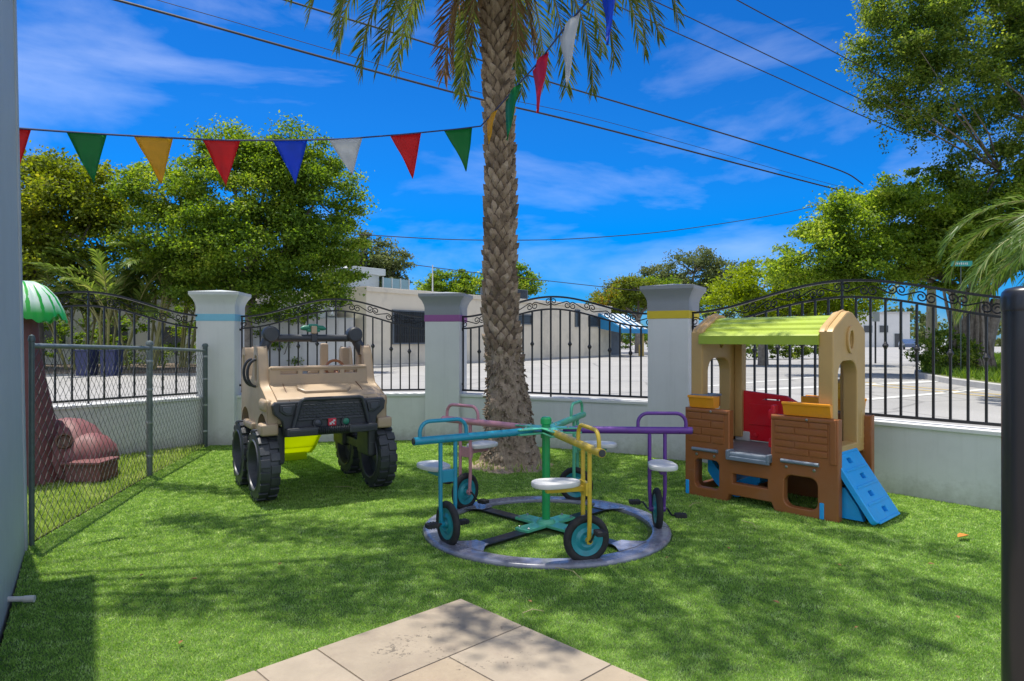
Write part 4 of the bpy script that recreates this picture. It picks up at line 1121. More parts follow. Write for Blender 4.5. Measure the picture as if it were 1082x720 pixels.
def frond_mesh(name, length, e0, drop, leaf, npair, hang=.5, spread=55, wid=.02, seed=1, mats=None, stiff=1.25, bare=.12):
    """feather frond growing from the origin along +x and arching down"""
    g = np.random.default_rng(seed); n = 28
    pts = [np.zeros(3)]
    side = g.normal(0, .10)
    for i in range(n):
        t = (i + .5) / n; e = R(e0) - R(drop) * t ** stiff
        st = length / n
        pts.append(pts[-1] + np.array([math.cos(e) * st, side * t * st, math.sin(e) * st]))
    pts = np.array(pts)
    mb = MB(); mb.tube([Vector(p) for p in pts], list(np.linspace(.026, .005, n + 1) * length / 2.6), n=5)
    nf = len(mb.bm.faces)
    me = bpy.data.meshes.new(name + '_r'); mb.bm.to_mesh(me); mb.bm.free()
    Vr = np.array([v.co[:] for v in me.vertices]); Fr = [list(p.vertices) for p in me.polygons]; bpy.data.meshes.remove(me)
    V = []; F = []
    for k in range(npair):
        t = bare + (1 - bare) * (k + .5) / npair
        f = t * n; i = min(n - 1, int(f)); p = pts[i] + (pts[i + 1] - pts[i]) * (f - i)
        d = pts[min(n, i + 1)] - pts[i]; d = d / np.linalg.norm(d)
        up = np.cross(np.cross(d, [0, 0, 1.0]), d); up = up / max(1e-6, np.linalg.norm(up))
        sd = np.cross(d, up)
        ll = leaf * (math.sin(math.pi * (.12 + .80 * t)) ** .6) * g.uniform(.85, 1.12)
        for s in (-1, 1):
            a = R(spread * (1 - .45 * t)) + g.normal(0, .10); lift = .35 + g.normal(0, .18)
            dr = d * math.cos(a) + (sd * s * math.cos(lift) + up * math.sin(lift)) * math.sin(a)
            dr = dr / np.linalg.norm(dr)
            m_ = p + dr * ll * .5 + np.array([0, 0, -1]) * ll * .12 * hang
            e_ = p + dr * ll * (.93 if hang < .8 else .8) + np.array([0, 0, -1]) * ll * .50 * hang
            wv = np.cross(dr, up); wv = wv / max(1e-6, np.linalg.norm(wv)); wv = (wv + up * g.normal(0, .5)); wv /= np.linalg.norm(wv); w_ = wid * g.uniform(.8, 1.2)
            b = len(V)
            V += [p - wv * w_ * .25, p + wv * w_ * .25, m_ + wv * w_ * .5, m_ - wv * w_ * .5, e_]
            F += [[b, b + 1, b + 2, b + 3], [b + 3, b + 2, b + 4]]
    me = bpy.data.meshes.new(name)
    off = len(Vr)
    me.from_pydata([tuple(v) for v in Vr] + [tuple(v) for v in V], [], Fr + [[i + off for i in f] for f in F]); me.update()
    me.materials.append(mats[0]); me.materials.append(mats[1])
    mi = np.zeros(len(me.polygons), np.int32); mi[len(Fr):] = 1; me.polygons.foreach_set('material_index', mi)
    return me

palm = thing('date_palm', 'tall date palm with a scaly brown trunk behind the merry-go-round', 'palm tree', (-.02, 7.68, 0))
axis = [(0, 0, .0), (-.01, 0, .4), (-.04, 0, .9), (-.09, 0, 1.4), (-.12, 0, 2.0), (-.115, 0, 3.0), (-.12, 0, 3.8), (-.15, 0, 4.7), (-.19, 0, 5.5), (-.22, 0, 6.4)]
az = np.array([a[2] for a in axis]); ax = np.array([a[0] for a in axis])
rz_ = np.array([0, .9, 1.15, 1.5, 1.8, 2.3, 3.2, 4.5, 5.6, 6.5, 6.8]); rv = np.array([.20, .20, .195, .185, .18, .168, .158, .155, .155, .19, .15])
cx = lambda z: float(np.interp(z, az, ax)); cr_ = lambda z: float(np.interp(z, rz_, rv))
mb = MB()
zs = np.linspace(.6, 6.8, 60)
mb.tube([(cx(z), 0, z) for z in zs], [cr_(z) - .012 for z in zs], n=20)
mb.build('trunk_core', M['palm_core'], palm)
mb = MB(); row = 0; z = 1.22
while z < 6.66:
    nr_ = 9; r = cr_(z)
    for k in range(nr_):
        a = 2 * math.pi * (k + .5 * (row % 2)) / nr_ + rng.uniform(-.05, .05) + row * .02
        w_ = 2 * math.pi * r / nr_ * rng.uniform(.58, .88); h = rng.uniform(.10, .15); pr = rng.uniform(.03, .072)
        zz = z + rng.uniform(-.008, .008)
        e = Vector((math.cos(a), math.sin(a), 0)); s = Vector((-math.sin(a), math.cos(a), 0)); c = Vector((cx(zz), 0, zz))
        def q(u, v, o): 
            return mb.bm.verts.new(c + e * (r + o - .012 - .5 * (u * w_) ** 2 / r) + s * u * w_ + Vector((0, 0, v * h)))
        skew = rng.uniform(-.12, .12)
        B0 = q(skew, -.5, .0); L0 = q(-.5, -.02, .006); R0 = q(.5, -.02, .006); LT = q(-.27 + rng.uniform(-.07, .07), .30, pr * .8); RT = q(.27 + rng.uniform(-.07, .07), .30, pr * .8); TT = q(skew, .58, pr); CC = q(0, .05, pr * .85)
        LB = q(-.42, .40, -.02); RB = q(.42, .40, -.02); TB = q(0, .5, -.02)
        for f in ((B0, CC, L0), (B0, R0, CC), (L0, CC, LT), (R0, RT, CC), (CC, TT, LT), (CC, RT, TT), (LT, TT, TB, LB), (TT, RT, RB, TB), (L0, LT, LB), (RT, R0, RB)): mb.bm.faces.new(f)
    z += .074; row += 1
mb.build('leaf_base_scales', M['palm_bark'], palm, smooth=False)
# peeling fibres over the root mass
from mathutils import noise
mb = MB(); rs = []; n = 64
for zz in np.linspace(-.04, 1.34, 54):
    rb0 = float(np.interp(zz, [-.04, .05, .25, .5, .75, .95, 1.15, 1.34], [.60, .34, .285, .262, .235, .215, .20, .175]))
    ring = []
    for i in range(n):
        a = 2 * math.pi * i / n; v = Vector((math.cos(a) * 2.2, math.sin(a) * 2.2, zz * 3.5))
        k = 1 + .13 * noise.noise(v) + .10 * noise.noise(v * 3.3) + .09 * noise.noise(v * 8)
        ring.append(mb.bm.verts.new((cx(max(0, zz)) + rb0 * k * math.cos(a), rb0 * k * math.sin(a), zz)))
    rs.append(ring)
for A, B in zip(rs, rs[1:]):
    for i in range(n): mb.bm.faces.new((A[i], A[(i + 1) % n], B[(i + 1) % n], B[i]))
for k in range(700):     # root stubs and fibres
    zz = rng.uniform(.02, 1.42); a = rng.uniform(0, 2 * math.pi)
    rb0 = float(np.interp(zz, [0, .25, .5, .75, .95, 1.15, 1.42], [.325, .285, .262, .235, .215, .20, .175])) * rng.uniform(.95, 1.04)
    e = Vector((math.cos(a), math.sin(a), 0)); p = Vector((cx(zz), 0, zz)) + e * rb0
    d = (e * rng.uniform(.2, 1) + Vector((0, 0, rng.uniform(-1.1, .9))) + Vector((-e.y, e.x, 0)) * rng.uniform(-.5, .5)).normalized()
    l = rng.uniform(.02, .055); mb.tube([p - d * .01, p + d * l * .6, p + d * l + Vector((0, 0, -.01))], [.011, .009, .004], n=4)
mb.build('root_mass', M['root_bark'], palm, angle=35)
tuft = []
for k in range(260):
    a = rng.uniform(0, 6.28); r_ = rng.uniform(.33, .47); tuft.append((r_ * math.cos(a) - .02, r_ * math.sin(a) + 7.68))
tag(blades('palm_foot_grass', np.array(tuft), .04, .11, .008, lawn_leaf, .9), 'longer unmown grass around the foot of the date palm', 'grass', kind='stuff')
FR = []
for k, (ln, e0, dp, m_) in enumerate([(2.7, 62, 95, 0), (2.95, 38, 108, 0), (3.0, 16, 98, 0), (2.8, -6, 80, 0), (2.5, -22, 62, 0), (2.1, -62, 24, 1), (1.9, -70, 18, 1)]):
    FR.append(frond_mesh('frond', ln, e0, dp, .38, 56, hang=.42, spread=56, wid=.022, seed=40 + k, mats=(M['rachis'], M['frond_dead' if m_ else 'frond_green']), bare=.22))
def crown(parent, base, seq, FRS, jit=8, name='frond'):
    for me, az_, tilt in seq:
        o = link_mesh(name, me, None, parent); o.location = base; o.rotation_euler = (0, R(tilt), R(az_ + rng.uniform(-jit, jit)))
seq = []
for ring_, (ids, cnt, ph_) in enumerate([((0,), 7, 0), ((1,), 10, 20), ((2,), 15, 5), ((3,), 16, 17), ((4,), 10, 0)]):
    for k in range(cnt): seq.append((FR[ids[0]], 360 * k / cnt + ph_, rng.uniform(-8, 8)))
for a_ in (200, 240, 340, 10, 150, 80): seq.append((FR[5 if rng.random() < .6 else 6], a_, rng.uniform(-4, 6)))
crown(palm, (-.22, 0, 6.58), seq, FR)

# ================================================================ broadleaf trees
def lvec(v): return np.array(v, float)
def tree(name, label, cat, base, trunk_h, trunk_r, lobes, n_clump, per, rc, leaf, lm, seed, group=None, bark='bark_grey', limbs=7, hang=0, up=.45, aspect=.55, lean=(0, 0), inner=.35, multi=1, scale=1.0, limb_k=1.0, flat=.6, bend=.3):
    g = np.random.default_rng(seed); rr_ = random.Random(seed)
    o = thing(name, label, cat, base, 0, group); o.scale = (scale,) * 3
    LP, CC, OD = crown_points(lobes, n_clump, per, rc, g, inner=inner, flat=flat)
    if hang:
        hp = []
        for k in range(hang):
            c = CC[g.integers(len(CC))].copy(); 
            ln = g.uniform(.6, 2.2)
            m_ = int(ln * 55); zz = g.uniform(0, 1, m_)
            q = np.column_stack([c[0] + g.normal(0, .10 + .12 * (1 - zz)), c[1] + g.normal(0, .10 + .12 * (1 - zz)), c[2] - zz * ln]); hp.append(q)
        LP = np.vstack([LP] + hp)
    V = leaf_geom(LP, leaf, g, up=up, aspect=aspect)
    np_mesh('crown', V, quads(len(LP)), M[lm], o)
    mb = MB()
    for t_ in range(multi):
        off = Vector((0, 0, 0)) if multi == 1 else Vector((rr_.uniform(-1, 1), rr_.uniform(-.6, .6), 0)) * trunk_r * 1.2
        p = [off + Vector((0, 0, -.15)), off + Vector((0, 0, .1)), off + Vector((lean[0] * .3 + rr_.uniform(-.1, .1) * trunk_h * .1, lean[1] * .3, trunk_h * .4)), off * 1.6 + Vector((lean[0], lean[1], trunk_h))]
        mb.tube(p, [trunk_r * 1.5 / multi ** .5, trunk_r * 1.15 / multi ** .5, trunk_r / multi ** .5, trunk_r * .8 / multi ** .5], n=12)
    mb.build('trunk', M[bark], o)
    mb = MB(); top = Vector((lean[0], lean[1], trunk_h))
    tgt = [Vector(l[0]) for l in lobes][:limbs]
    ends = []
    for q in tgt:
        m1 = top + (q - top) * .5 + Vector((rr_.uniform(-bend, bend), rr_.uniform(-bend, bend), rr_.uniform(-.1, .35)))
        mb.tube([top - Vector((0, 0, .15)), top + (m1 - top) * .5 + Vector((0, 0, .08)), m1, q], [trunk_r * .62 * limb_k, trunk_r * .46 * limb_k, trunk_r * .3 * limb_k, trunk_r * .12 * limb_k], n=8); ends += [m1, q]
    for i in g.choice(len(CC), min(len(CC), 46), replace=False):
        c = Vector(CC[i]); e = min(ends, key=lambda v: (v - c).length); mid = (e + c) / 2 + Vector((rr_.uniform(-.2, .2), rr_.uniform(-.2, .2), rr_.uniform(.0, .2)))
        mb.tube([e, mid, c], [trunk_r * .18 * limb_k, trunk_r * .11 * limb_k, trunk_r * .03 * limb_k], n=5)
    mb.build('limbs', M[bark], o)
    return o
M['leaf_olive'] = leaf_mat('leaf_olive', (.085, .13, .015), (.22, .275, .03), (.36, .35, .05), .55, .5, .8)
M['leaf_mid'] = leaf_mat('leaf_mid', (.065, .135, .018), (.20, .31, .035), (.36, .42, .065), .55, .5, .5)
M['leaf_lime'] = leaf_mat('leaf_lime', (.13, .20, .012), (.25, .34, .02), (.34, .41, .04), .5, .42, .6)
M['leaf_dull'] = leaf_mat('leaf_dull', (0.072, 0.102, 0.036), (0.144, 0.18, 0.054), (0.216, 0.24, 0.096), .4, .5, .3)
M['leaf_orange'] = leaf_mat('leaf_orange', (.10, .15, .02), (.21, .26, .03), (.40, .20, .03), .45, .5, .25)
M['leaf_ficus'] = leaf_mat('leaf_ficus', (.06, .12, .022), (.185, .265, .04), (.38, .42, .09), .55, .5, .6)
M['leaf_broad'] = leaf_mat('leaf_broad', (0.096, 0.18, 0.024), (0.24, 0.348, 0.042), (0.396, 0.468, 0.084), .6, .42, .6)
M['leaf_hedge'] = leaf_mat('leaf_hedge', (.06, .13, .014), (.15, .25, .025), (.24, .33, .035), .45, .45, 1.5)

tree('olive_tree', 'rounded olive green tree with bronze leaf tips beside the house wall', 'tree', (-22.8, 32, -.1), 2.6, .24,
     [((.2, 0, 4.6), (2.1, 2.0, 1.5)), ((-1.7, 0, 4.3), (2.2, 2, 1.6)), ((1.5, -.2, 3.6), (1.5, 1.5, 1.2)), ((-.4, -.6, 3.2), (2.3, 1.8, 1.1)), ((1.2, 0, 5.0), (1.2, 1.2, .9)), ((-3.2, 0, 3.8), (1.6, 1.6, 1.5))], 330, 220, .5, .115, 'leaf_olive', 5, scale=1.72, flat=.45)
tree('spreading_tree', 'large bright green tree with a full spreading crown behind the toy truck', 'tree', (-12.3, 31, -.1), 2.6, .30,
     [((.0, 0, 6.8), (2.5, 2.2, 1.9)), ((2.2, 0, 8.0), (1.4, 1.4, 1.6)), ((-.4, 0, 8.2), (1.7, 1.4, 1.1)), ((.9, 0, 7.9), (1.5, 1.3, 1.0)), ((2.7, .2, 6.7), (1.7, 1.6, 1.8)), ((-3.3, 0, 7.0), (1.4, 1.4, .9)), ((.2, -.5, 4.8), (2.9, 2.4, 1.7)), ((2.6, -.4, 3.8), (1.8, 1.8, 1.5)), ((-2.4, -.2, 5.0), (2.0, 1.8, 1.4)), ((3.0, 0, 5.2), (1.5, 1.4, 1.5)), ((-1.0, -.3, 3.4), (2.2, 1.6, 1.0)), ((1.2, -.3, 2.9), (2.2, 1.6, .9))], 600, 260, .55, .128, 'leaf_mid', 8, inner=.5, scale=1.2, flat=.5)
tree('round_tree', 'small round tree standing behind the metal vent of the beige building', 'tree', G(384, 381), 4.5, .35,
     [((0, 0, 6.9), (2.2, 2, 1.7)), ((1.8, 0, 6.3), (1.4, 1.4, 1.2)), ((-1.9, 0, 6.4), (1.6, 1.6, 1.3)), ((.4, 0, 5.2), (2.4, 2, 1.2))], 170, 90, .55, .22, 'leaf_dull', 12)
for k, (px, zc, rx, lab) in enumerate(((478, 7.0, 2.4, 'low tree top rising over the beige roof beside the glazed rooftop screen'), (538, 7.5, 2.3, 'tree top rising over the beige roof behind the palm trunk'), (690, 6.3, 2.7, 'low leafy tree beyond the far end of the beige building'))):
    tree('background_tree', lab, 'tree', ((px - 541) / FPX * 66, 66, -.1), 4, .3, [((0, 0, zc), (rx, 2, 1.5)), ((1.5, 0, zc - .7), (1.8, 2, 1.2)), ((-1.7, 0, zc - .5), (1.9, 2, 1.2))], 110, 80, .6, .27, 'leaf_mid', 20 + k)
tree('oak_tree', 'wide dull green oak tree in the distance beyond the road', 'tree', (19.5, 72, -.1), 5, .5,
     [((0, 0, 8.6), (3.6, 3, 2.6)), ((-3.6, 0, 7.4), (3.0, 3, 2.2)), ((-7.0, 0, 6.4), (2.6, 2.6, 1.9)), ((3.6, 0, 7.6), (3.2, 3, 2.5)), ((0, 0, 5.6), (6.0, 3, 1.8)), ((-8.6, 0, 5.0), (2.6, 2.4, 1.6))], 420, 90, .8, .28, 'leaf_dull', 31)
tree('flame_tree', 'orange flowering tree in front of the distant oak', 'tree', (12.0, 64, -.1), 3.5, .3,
     [((0, 0, 6.2), (2.6, 2, 1.3)), ((-2.6, 0, 5.0), (2.0, 2, 1.2)), ((2.0, 0, 5.2), (2.0, 2, 1.2))], 170, 80, .6, .25, 'leaf_orange', 33)
tree('lime_tree', 'bright yellow green tree beyond the road behind the playhouse', 'tree', (14.2, 38, -.1), 2.6, .26,
     [((0, 0, 4.4), (2.6, 2.2, 1.5)), ((2.6, 0, 4.2), (2.2, 2, 1.5)), ((-1.8, 0, 3.6), (1.8, 1.8, 1.2)), ((5.0, 0, 4.0), (2.0, 2, 1.4)), ((1.6, -.4, 2.9), (3.2, 2, 1.1))], 330, 100, .55, .18, 'leaf_lime', 35)
tree('broadleaf_tree', 'leafy green tree with large leaves at the roadside beside the ficus', 'tree', (19.4, 28.6, .0), 3.4, .22,
     [((.8, -2.8, 6.2), (2.2, 1.0, 1.9)), ((-1.0, -2.8, 5.0), (1.8, 1.0, 1.2)), ((-4.6, -.5, 6.2), (2.3, 2, 1.7)), ((-2.2, -.5, 6.8), (2.4, 2, 1.8)), ((-6.6, -.6, 5.0), (1.7, 1.6, 1.3)), ((-4.4, -.8, 4.6), (2.7, 2, 1.3)), ((-1.2, -.4, 5.2), (2.4, 1.8, 1.7)), ((-7.8, -.6, 4.1), (1.2, 1.2, .9)), ((1.0, 0, 6.4), (2.2, 2, 1.9))], 560, 190, .52, .15, 'leaf_broad', 37, limbs=6, flat=.5)
fic = tree('ficus_tree', 'huge ficus tree with a gnarled trunk, hanging leafy strands and bare grey limbs', 'tree', (18.4, 27, .0), 3.0, .62,
     [((1.2, 0, 8.2), (2.2, 1.8, 1.6)), ((2.6, 0, 10.0), (2.8, 2.2, 1.9)), ((4.4, 0, 7.4), (2.6, 2.2, 2.2)), ((3.6, 0, 13.0), (3.0, 2.8, 2.8)), ((.2, 0, 14.0), (2.8, 2.6, 2.2)), ((-2.6, 0, 13.2), (2.0, 2.2, 1.8)), ((-1.2, -.3, 11.2), (2.2, 2.2, 1.6)), ((-3.4, 0, 11.6), (1.0, 1.0, 1.3)), ((-2.2, .2, 15.4), (2.2, 2, 1.6)), ((1.6, .2, 16.2), (3, 2, 1.8))], 560, 175, .55, .14, 'leaf_ficus', 41, hang=200, multi=5, lean=(.3, .1), inner=.4, limb_k=.45, flat=.55, bend=1.0, limbs=4)
mb = MB()
for k in range(26):     # aerial roots down the trunk
    a = rng.uniform(0, 6.28); r0 = rng.uniform(.4, .75)
    p = Vector((math.cos(a) * r0, math.sin(a) * r0 * .8, 0)); mb.tube([p * 1.5 + Vector((0, 0, -.1)), p * 1.1 + Vector((rng.uniform(-.1, .1), 0, .7)), p * .95 + Vector((rng.uniform(-.15, .15), 0, 1.8)), p * 1.2 + Vector((-.1, 0, 3.4))], [.16, .11, .08, .05], n=7)
mb.build('aerial_roots', M['bark_grey'], fic)

# unseen tree beyond the left edge, its sprays laid out to shade the turf
sh = thing('shade_tree', 'unseen broad tree beyond the house wall, limbs laid out to dapple the turf with shade', 'tree', (-5.6, 4.9, 0))
LPs = []; mb = MB()
def sun_off(z): return Vector((to_sun.x / to_sun.z * z, to_sun.y / to_sun.z * z, z))
def spray(px0, py0, px1, py1, wdt, dens, z):
    a, b = G(px0, py0) + sun_off(z) , G(px1, py1) + sun_off(z + .25)
    n_ = int((b - a).length * dens * 80); t = nrng.uniform(0, 1, n_)[:, None]
    s = Vector((-(b - a).y, (b - a).x, 0)).normalized()
    u = nrng.normal(0, .45, n_)[:, None] * wdt * (1.05 - .55 * np.abs(2 * t - 1) ** 1.5)
    LPs.append(lvec(a) + (lvec(b) - lvec(a)) * t + lvec(s) * u + nrng.normal(size=(n_, 3)) * np.array([.05, .05, .16]))
    return a, b
SPR_ = [(175, 548, 420, 572, .20, 3.6, 5.6), (130, 636, 430, 604, .24, 4.2, 5.3), (290, 648, 570, 612, .22, 3.8, 5.5), (150, 512, 330, 528, .12, 2.6, 5.7), (420, 560, 620, 640, .20, 3.2, 5.4), (350, 600, 520, 570, .2, 2.4, 5.9),
       (610, 590, 860, 634, .26, 4.2, 5.4), (690, 568, 1050, 640, .24, 3.8, 5.6), (640, 622, 770, 712, .20, 3.4, 5.2), (790, 650, 900, 715, .18, 3.0, 5.3), (860, 560, 1050, 592, .16, 2.8, 5.7), (480, 660, 610, 690, .16, 2.6, 5.2), (560, 620, 700, 640, .2, 3.0, 5.5), (720, 600, 1000, 690, .16, 2.6, 5.3)]
SPR = [(a, b, c, d, w_ * 1.9, e * 2.1, z + 2.0) for a, b, c, d, w_, e, z in SPR_]
ptop = Vector((-6.0, 4.9, 6.7))
for s_ in SPR:
    a, b = spray(*s_)
    st = a if (a - ptop).length < (b - ptop).length else b; en = b if st is a else a
    mid = ptop + (st - ptop) * .5 + Vector((0, 0, .35))
    mb.tube([ptop - Vector(sh.location), mid - Vector(sh.location), st - Vector(sh.location), en - Vector(sh.location)], [.035, .014, .006, .002], n=6)
for _ in range(34):
    c = lvec(ptop) + nrng.normal(size=3) * np.array([1.0, 1.0, .8]) + np.array([-.9, .4, 1.2]); LPs.append(c + nrng.normal(size=(150, 3)) * .28 + np.array([0, 0, .4]))
LPa = np.vstack(LPs) - lvec(sh.location)
np_mesh('crown', leaf_geom(LPa, .085, nrng, up=.6, aspect=.5), quads(len(LPa)), M['leaf_mid'], sh)
mb.build('limbs', M['bark_grey'], sh)
MB().tube([(0, 0, -.1), (.02, 0, .3), (-.05, .02, 2.9), (-.4, 0, 6.8)], [.26, .2, .16, .11], n=14).build('trunk', M['bark_grey'], sh)

# ================================================================ coconut palm at the right, areca palms at the left, small trunks
cp = thing('coconut_palm', 'coconut palm with long pale arching fronds over the right fence', 'palm tree', (13.9, 15.4, -.1))
ca = [(0, 0, 0), (-.05, 0, 1.2), (-.2, 0, 2.6), (-.35, 0, 4.0)]
MB().tube(ca, [.22, .16, .14, .13], n=14).build('trunk', M['bark_grey'], cp)
M['frond_coco'] = leaf_mat('frond_coco', (.06, .12, .025), (.12, .20, .04), (.28, .31, .10), .4, .38, 1.2)
CF = [frond_mesh('coconut_frond', 3.9, 40, 118, .75, 70, hang=.55, spread=60, wid=.035, seed=60, mats=(M['rachis'], M['frond_coco']), bare=.18), frond_mesh('coconut_frond', 3.8, 15, 98, .8, 70, hang=.8, spread=58, wid=.035, seed=61, mats=(M['rachis'], M['frond_coco']), bare=.18), frond_mesh('coconut_frond', 3.5, -10, 62, .75, 64, hang=.8, spread=55, wid=.035, seed=62, mats=(M['rachis'], M['frond_coco']), bare=.18)]
crown(cp, (-.36, 0, 4.05), [(CF[k % 3], 360 * k / 27 + 6, rng.uniform(-8, 8)) for k in range(27)], CF, 6)
tp_ = thing('pale_palm', 'slim palm with a smooth pale trunk on the grass verge before the ficus', 'palm tree', G(984, 383, .1))
MB().tube([(0, 0, -.1), (0, 0, .4), (.02, 0, 2.6), (0, 0, 5)], [.42, .34, .27, .2], n=14).build('trunk', mat('palm_pale', (.27, .25, .19), .85, .12, 4, bump=.3, bscale=30), tp_)
PF = [frond_mesh('palm_frond', 3.4, 45, 95, .6, 46, hang=.6, spread=55, wid=.05, seed=70, mats=(M['rachis'], M['frond_bright']), bare=.15), frond_mesh('palm_frond', 3.4, 10, 75, .6, 46, hang=.7, spread=55, wid=.05, seed=71, mats=(M['rachis'], M['frond_green']), bare=.15)]
crown(tp_, (0, 0, 5), [(PF[k % 2], 360 * k / 13, 0) for k in range(13)], PF)
AF = [frond_mesh('areca_frond', 2.1, 76, 62, .5, 34, hang=.5, spread=50, wid=.045, seed=80, mats=(M['rachis'], M['frond_bright']), bare=.25), frond_mesh('areca_frond', 2.0, 62, 84, .5, 34, hang=.6, spread=50, wid=.045, seed=81, mats=(M['rachis'], M['frond_bright']), bare=.25)]
for px, d, hgt, lab in ((150, 31, 1.7, 'tall yellowish areca palm clump beside the blue banded pillar'), (112, 30, .9, 'low yellowish areca palm clump behind the chain link fence'), (186, 33, 1.5, 'areca palm clump partly hidden by the blue banded pillar'), (84, 31.5, .9, 'shaded areca palm clump behind the green canopy')):
    o = thing('areca_palm', lab, 'palm', ((px - 541) / FPX * d, d, -.06), 0, 'areca palms across the road'); o.scale = (1.7,) * 3
    mb = MB(); tops = []
    for k in range(7):
        a = rng.uniform(0, 6.28); h = hgt * rng.uniform(.75, 1.15) + .3; p = Vector((math.cos(a) * .3, math.sin(a) * .3, 0)); q = p * 2.2 + Vector((0, 0, h)); mb.tube([p, (p + q) / 2, q], [.045, .035, .03], n=6); tops.append(q)
    mb.build('stems', M['rachis'], o)
    for q in tops:
        for k in range(5): f = link_mesh('frond', AF[rng.randrange(2)], None, o); f.location = q; f.rotation_euler = (0, R(rng.uniform(-12, 12)), rng.uniform(0, 6.28))

# ================================================================ hedges and bushes
def bush(name, label, cat, base, lobes, n_clump, per, rc, leaf, lm, seed, group=None):
    g = np.random.default_rng(seed); o = thing(name, label, cat, base, 0, group)
    LP, CC, OD = crown_points(lobes, n_clump, per, rc, g, inner=.5)
    LP = LP[LP[:, 2] > .02]
    np_mesh('foliage', leaf_geom(LP, leaf, g, up=.4), quads(len(LP)), M[lm], o)
    mb = MB()
    for k in range(8):
        c = Vector(CC[g.integers(len(CC))]); kk = .6 if len(lobes) > 3 else .05; mb.tube([(c.x * kk, c.y * kk, -.05), (c.x * .8, c.y * .6, c.z * .5), c], [.03, .02, .008], n=5)
    mb.build('stems', M['bark_grey'], o); return o
def hedge(label, a, b, h, w_, seed, lm='leaf_hedge', leaf=.14):
    a, b = Vector(a), Vector(b); c = (a + b) / 2; n_ = max(3, int((b - a).length / 1.1))
    lb = [(tuple(a + (b - a) * (k + .5) / n_ - c + Vector((0, 0, h * .5))), (.9, w_, h * .55)) for k in range(n_)]
    return bush('hedge', label, 'hedge', c, lb, n_ * 16, 70, .3, leaf, lm, seed)
hedge('clipped green hedge beyond the road beside the blue awning', G(652, 369), G(692, 369), 3.2, 1.4, 90, leaf=.25)
hedge('dark green hedge across the road behind the playhouse', Vector((12.4, 48, 0)), Vector((23.5, 50, 0)), 2.0, 1.0, 91, 'leaf_ficus', .2)
hedge('shrub border under the trees across the road at the far left', Vector((-30, 35, 0)), Vector((-15, 36.5, 0)), 3.4, 1.5, 92, 'leaf_mid', .16)
hedge('dense shrubs beneath the spreading tree behind the toy truck', Vector((-14.5, 33.5, 0)), Vector((-10.4, 33.5, 0)), 3.0, 1.2, 93, 'leaf_mid', .16)
bush('bush', 'leafy bush at the foot of the ficus on the grass verge', 'bush', (16.8, 26.2, .1), [((0, 0, .9), (1.0, .9, .9)), ((.9, .3, .6), (.8, .7, .6))], 60, 60, .3, .15, 'leaf_ficus', 95)
bush('bush', 'lighter bush on the verge near the black post', 'bush', (21.0, 25.4, .1), [((0, 0, .8), (1.3, .9, .8)), ((1.4, .3, 1.0), (1.2, .9, .9))], 70, 60, .3, .15, 'leaf_lime', 96)
gv = np.array([[p.x, p.y] for p in verge]); X = nrng.uniform(gv[:, 0].min(), gv[:, 0].max(), 120000); Y = nrng.uniform(gv[:, 1].min(), gv[:, 1].max(), 120000)
k_ = in_poly(X, Y, [(p.x + (vc.x - p.x) * .05, p.y + (vc.y - p.y) * .05) for p in verge]); VP = np.column_stack([X[k_], Y[k_]])[:45000]
M['verge_leaf'] = leaf_mat('verge_leaf', (.07, .14, .015), (.16, .26, .03), (.22, .32, .05), .35, .5, 1.0)
tag(blades('verge_plants', VP, .12, .32, .02, M['verge_leaf'], 1.0, z=.12), 'low bright ground cover on the kerbed verge under the ficus', 'ground cover', kind='stuff')
FT = []
for k in range(60):
    a = R(180 - 180 * k / 59); d = 150 * nrng.uniform(.9, 1.2); FT.append(((math.cos(a) * d, math.sin(a) * d + 10, nrng.uniform(2.0, 3.6)), (8, 4, nrng.uniform(2.5, 4.2))))
LP, CC, OD = crown_points(FT, 2600, 24, 1.2, nrng, inner=.5)
tag(np_mesh('far_treeline', leaf_geom(LP, .8, nrng, up=.4, aspect=.7), quads(len(LP)), M['leaf_dull']), 'band of far trees closing the view along the streets', 'trees', kind='stuff')

# fallen leaves and clippings on the turf
M['dry_leaf'] = mat('dry_leaf', (.28, .14, .05), .7, .4, 3)
M['orange_leaf'] = mat('orange_leaf', (.60, .25, .04), .6, .2, 3)
M['straw'] = mat('straw', (.42, .36, .18), .7, .2, 3)
def fallen(px, py, size, m, label, group=None, name='fallen_leaf', rot=None):
    a = rng.uniform(0, 6.28) if rot is None else rot; mb = MB(); c_ = size * .5
    for s in (-1, 1):
        rows_ = [(-1, 0, .0), (-.5, .34, .3), (0, .46, .4), (.5, .3, .3), (1, 0, .1)]
        V0 = [mb.bm.verts.new((u * c_, 0, .006 + .22 * c_ * (1 - abs(u)) * .3 + .12 * c_ * u * u)) for u, w_, h in rows_]; V1 = [mb.bm.verts.new((u * c_, s * w_ * c_, .006 + h * c_ * .9)) for u, w_, h in rows_[1:4]]
        mb.bm.faces.new((V0[0], V0[1], V1[0])); mb.bm.faces.new((V0[1], V0[2], V1[1], V1[0])); mb.bm.faces.new((V0[2], V0[3], V1[2], V1[1])); mb.bm.faces.new((V0[3], V0[4], V1[2]))
    bmesh.ops.remove_doubles(mb.bm, verts=mb.bm.verts[:], dist=1e-5)
    o = mb.build(name, m); p = G(px, py); o.location = (p.x, p.y, .016); o.rotation_euler = (0, 0, a); return tag(o, label, 'leaf', group)
fallen(1018, 571, .13, M['orange_leaf'], 'large curled orange leaf lying alone on the turf near the black post', rot=.4)
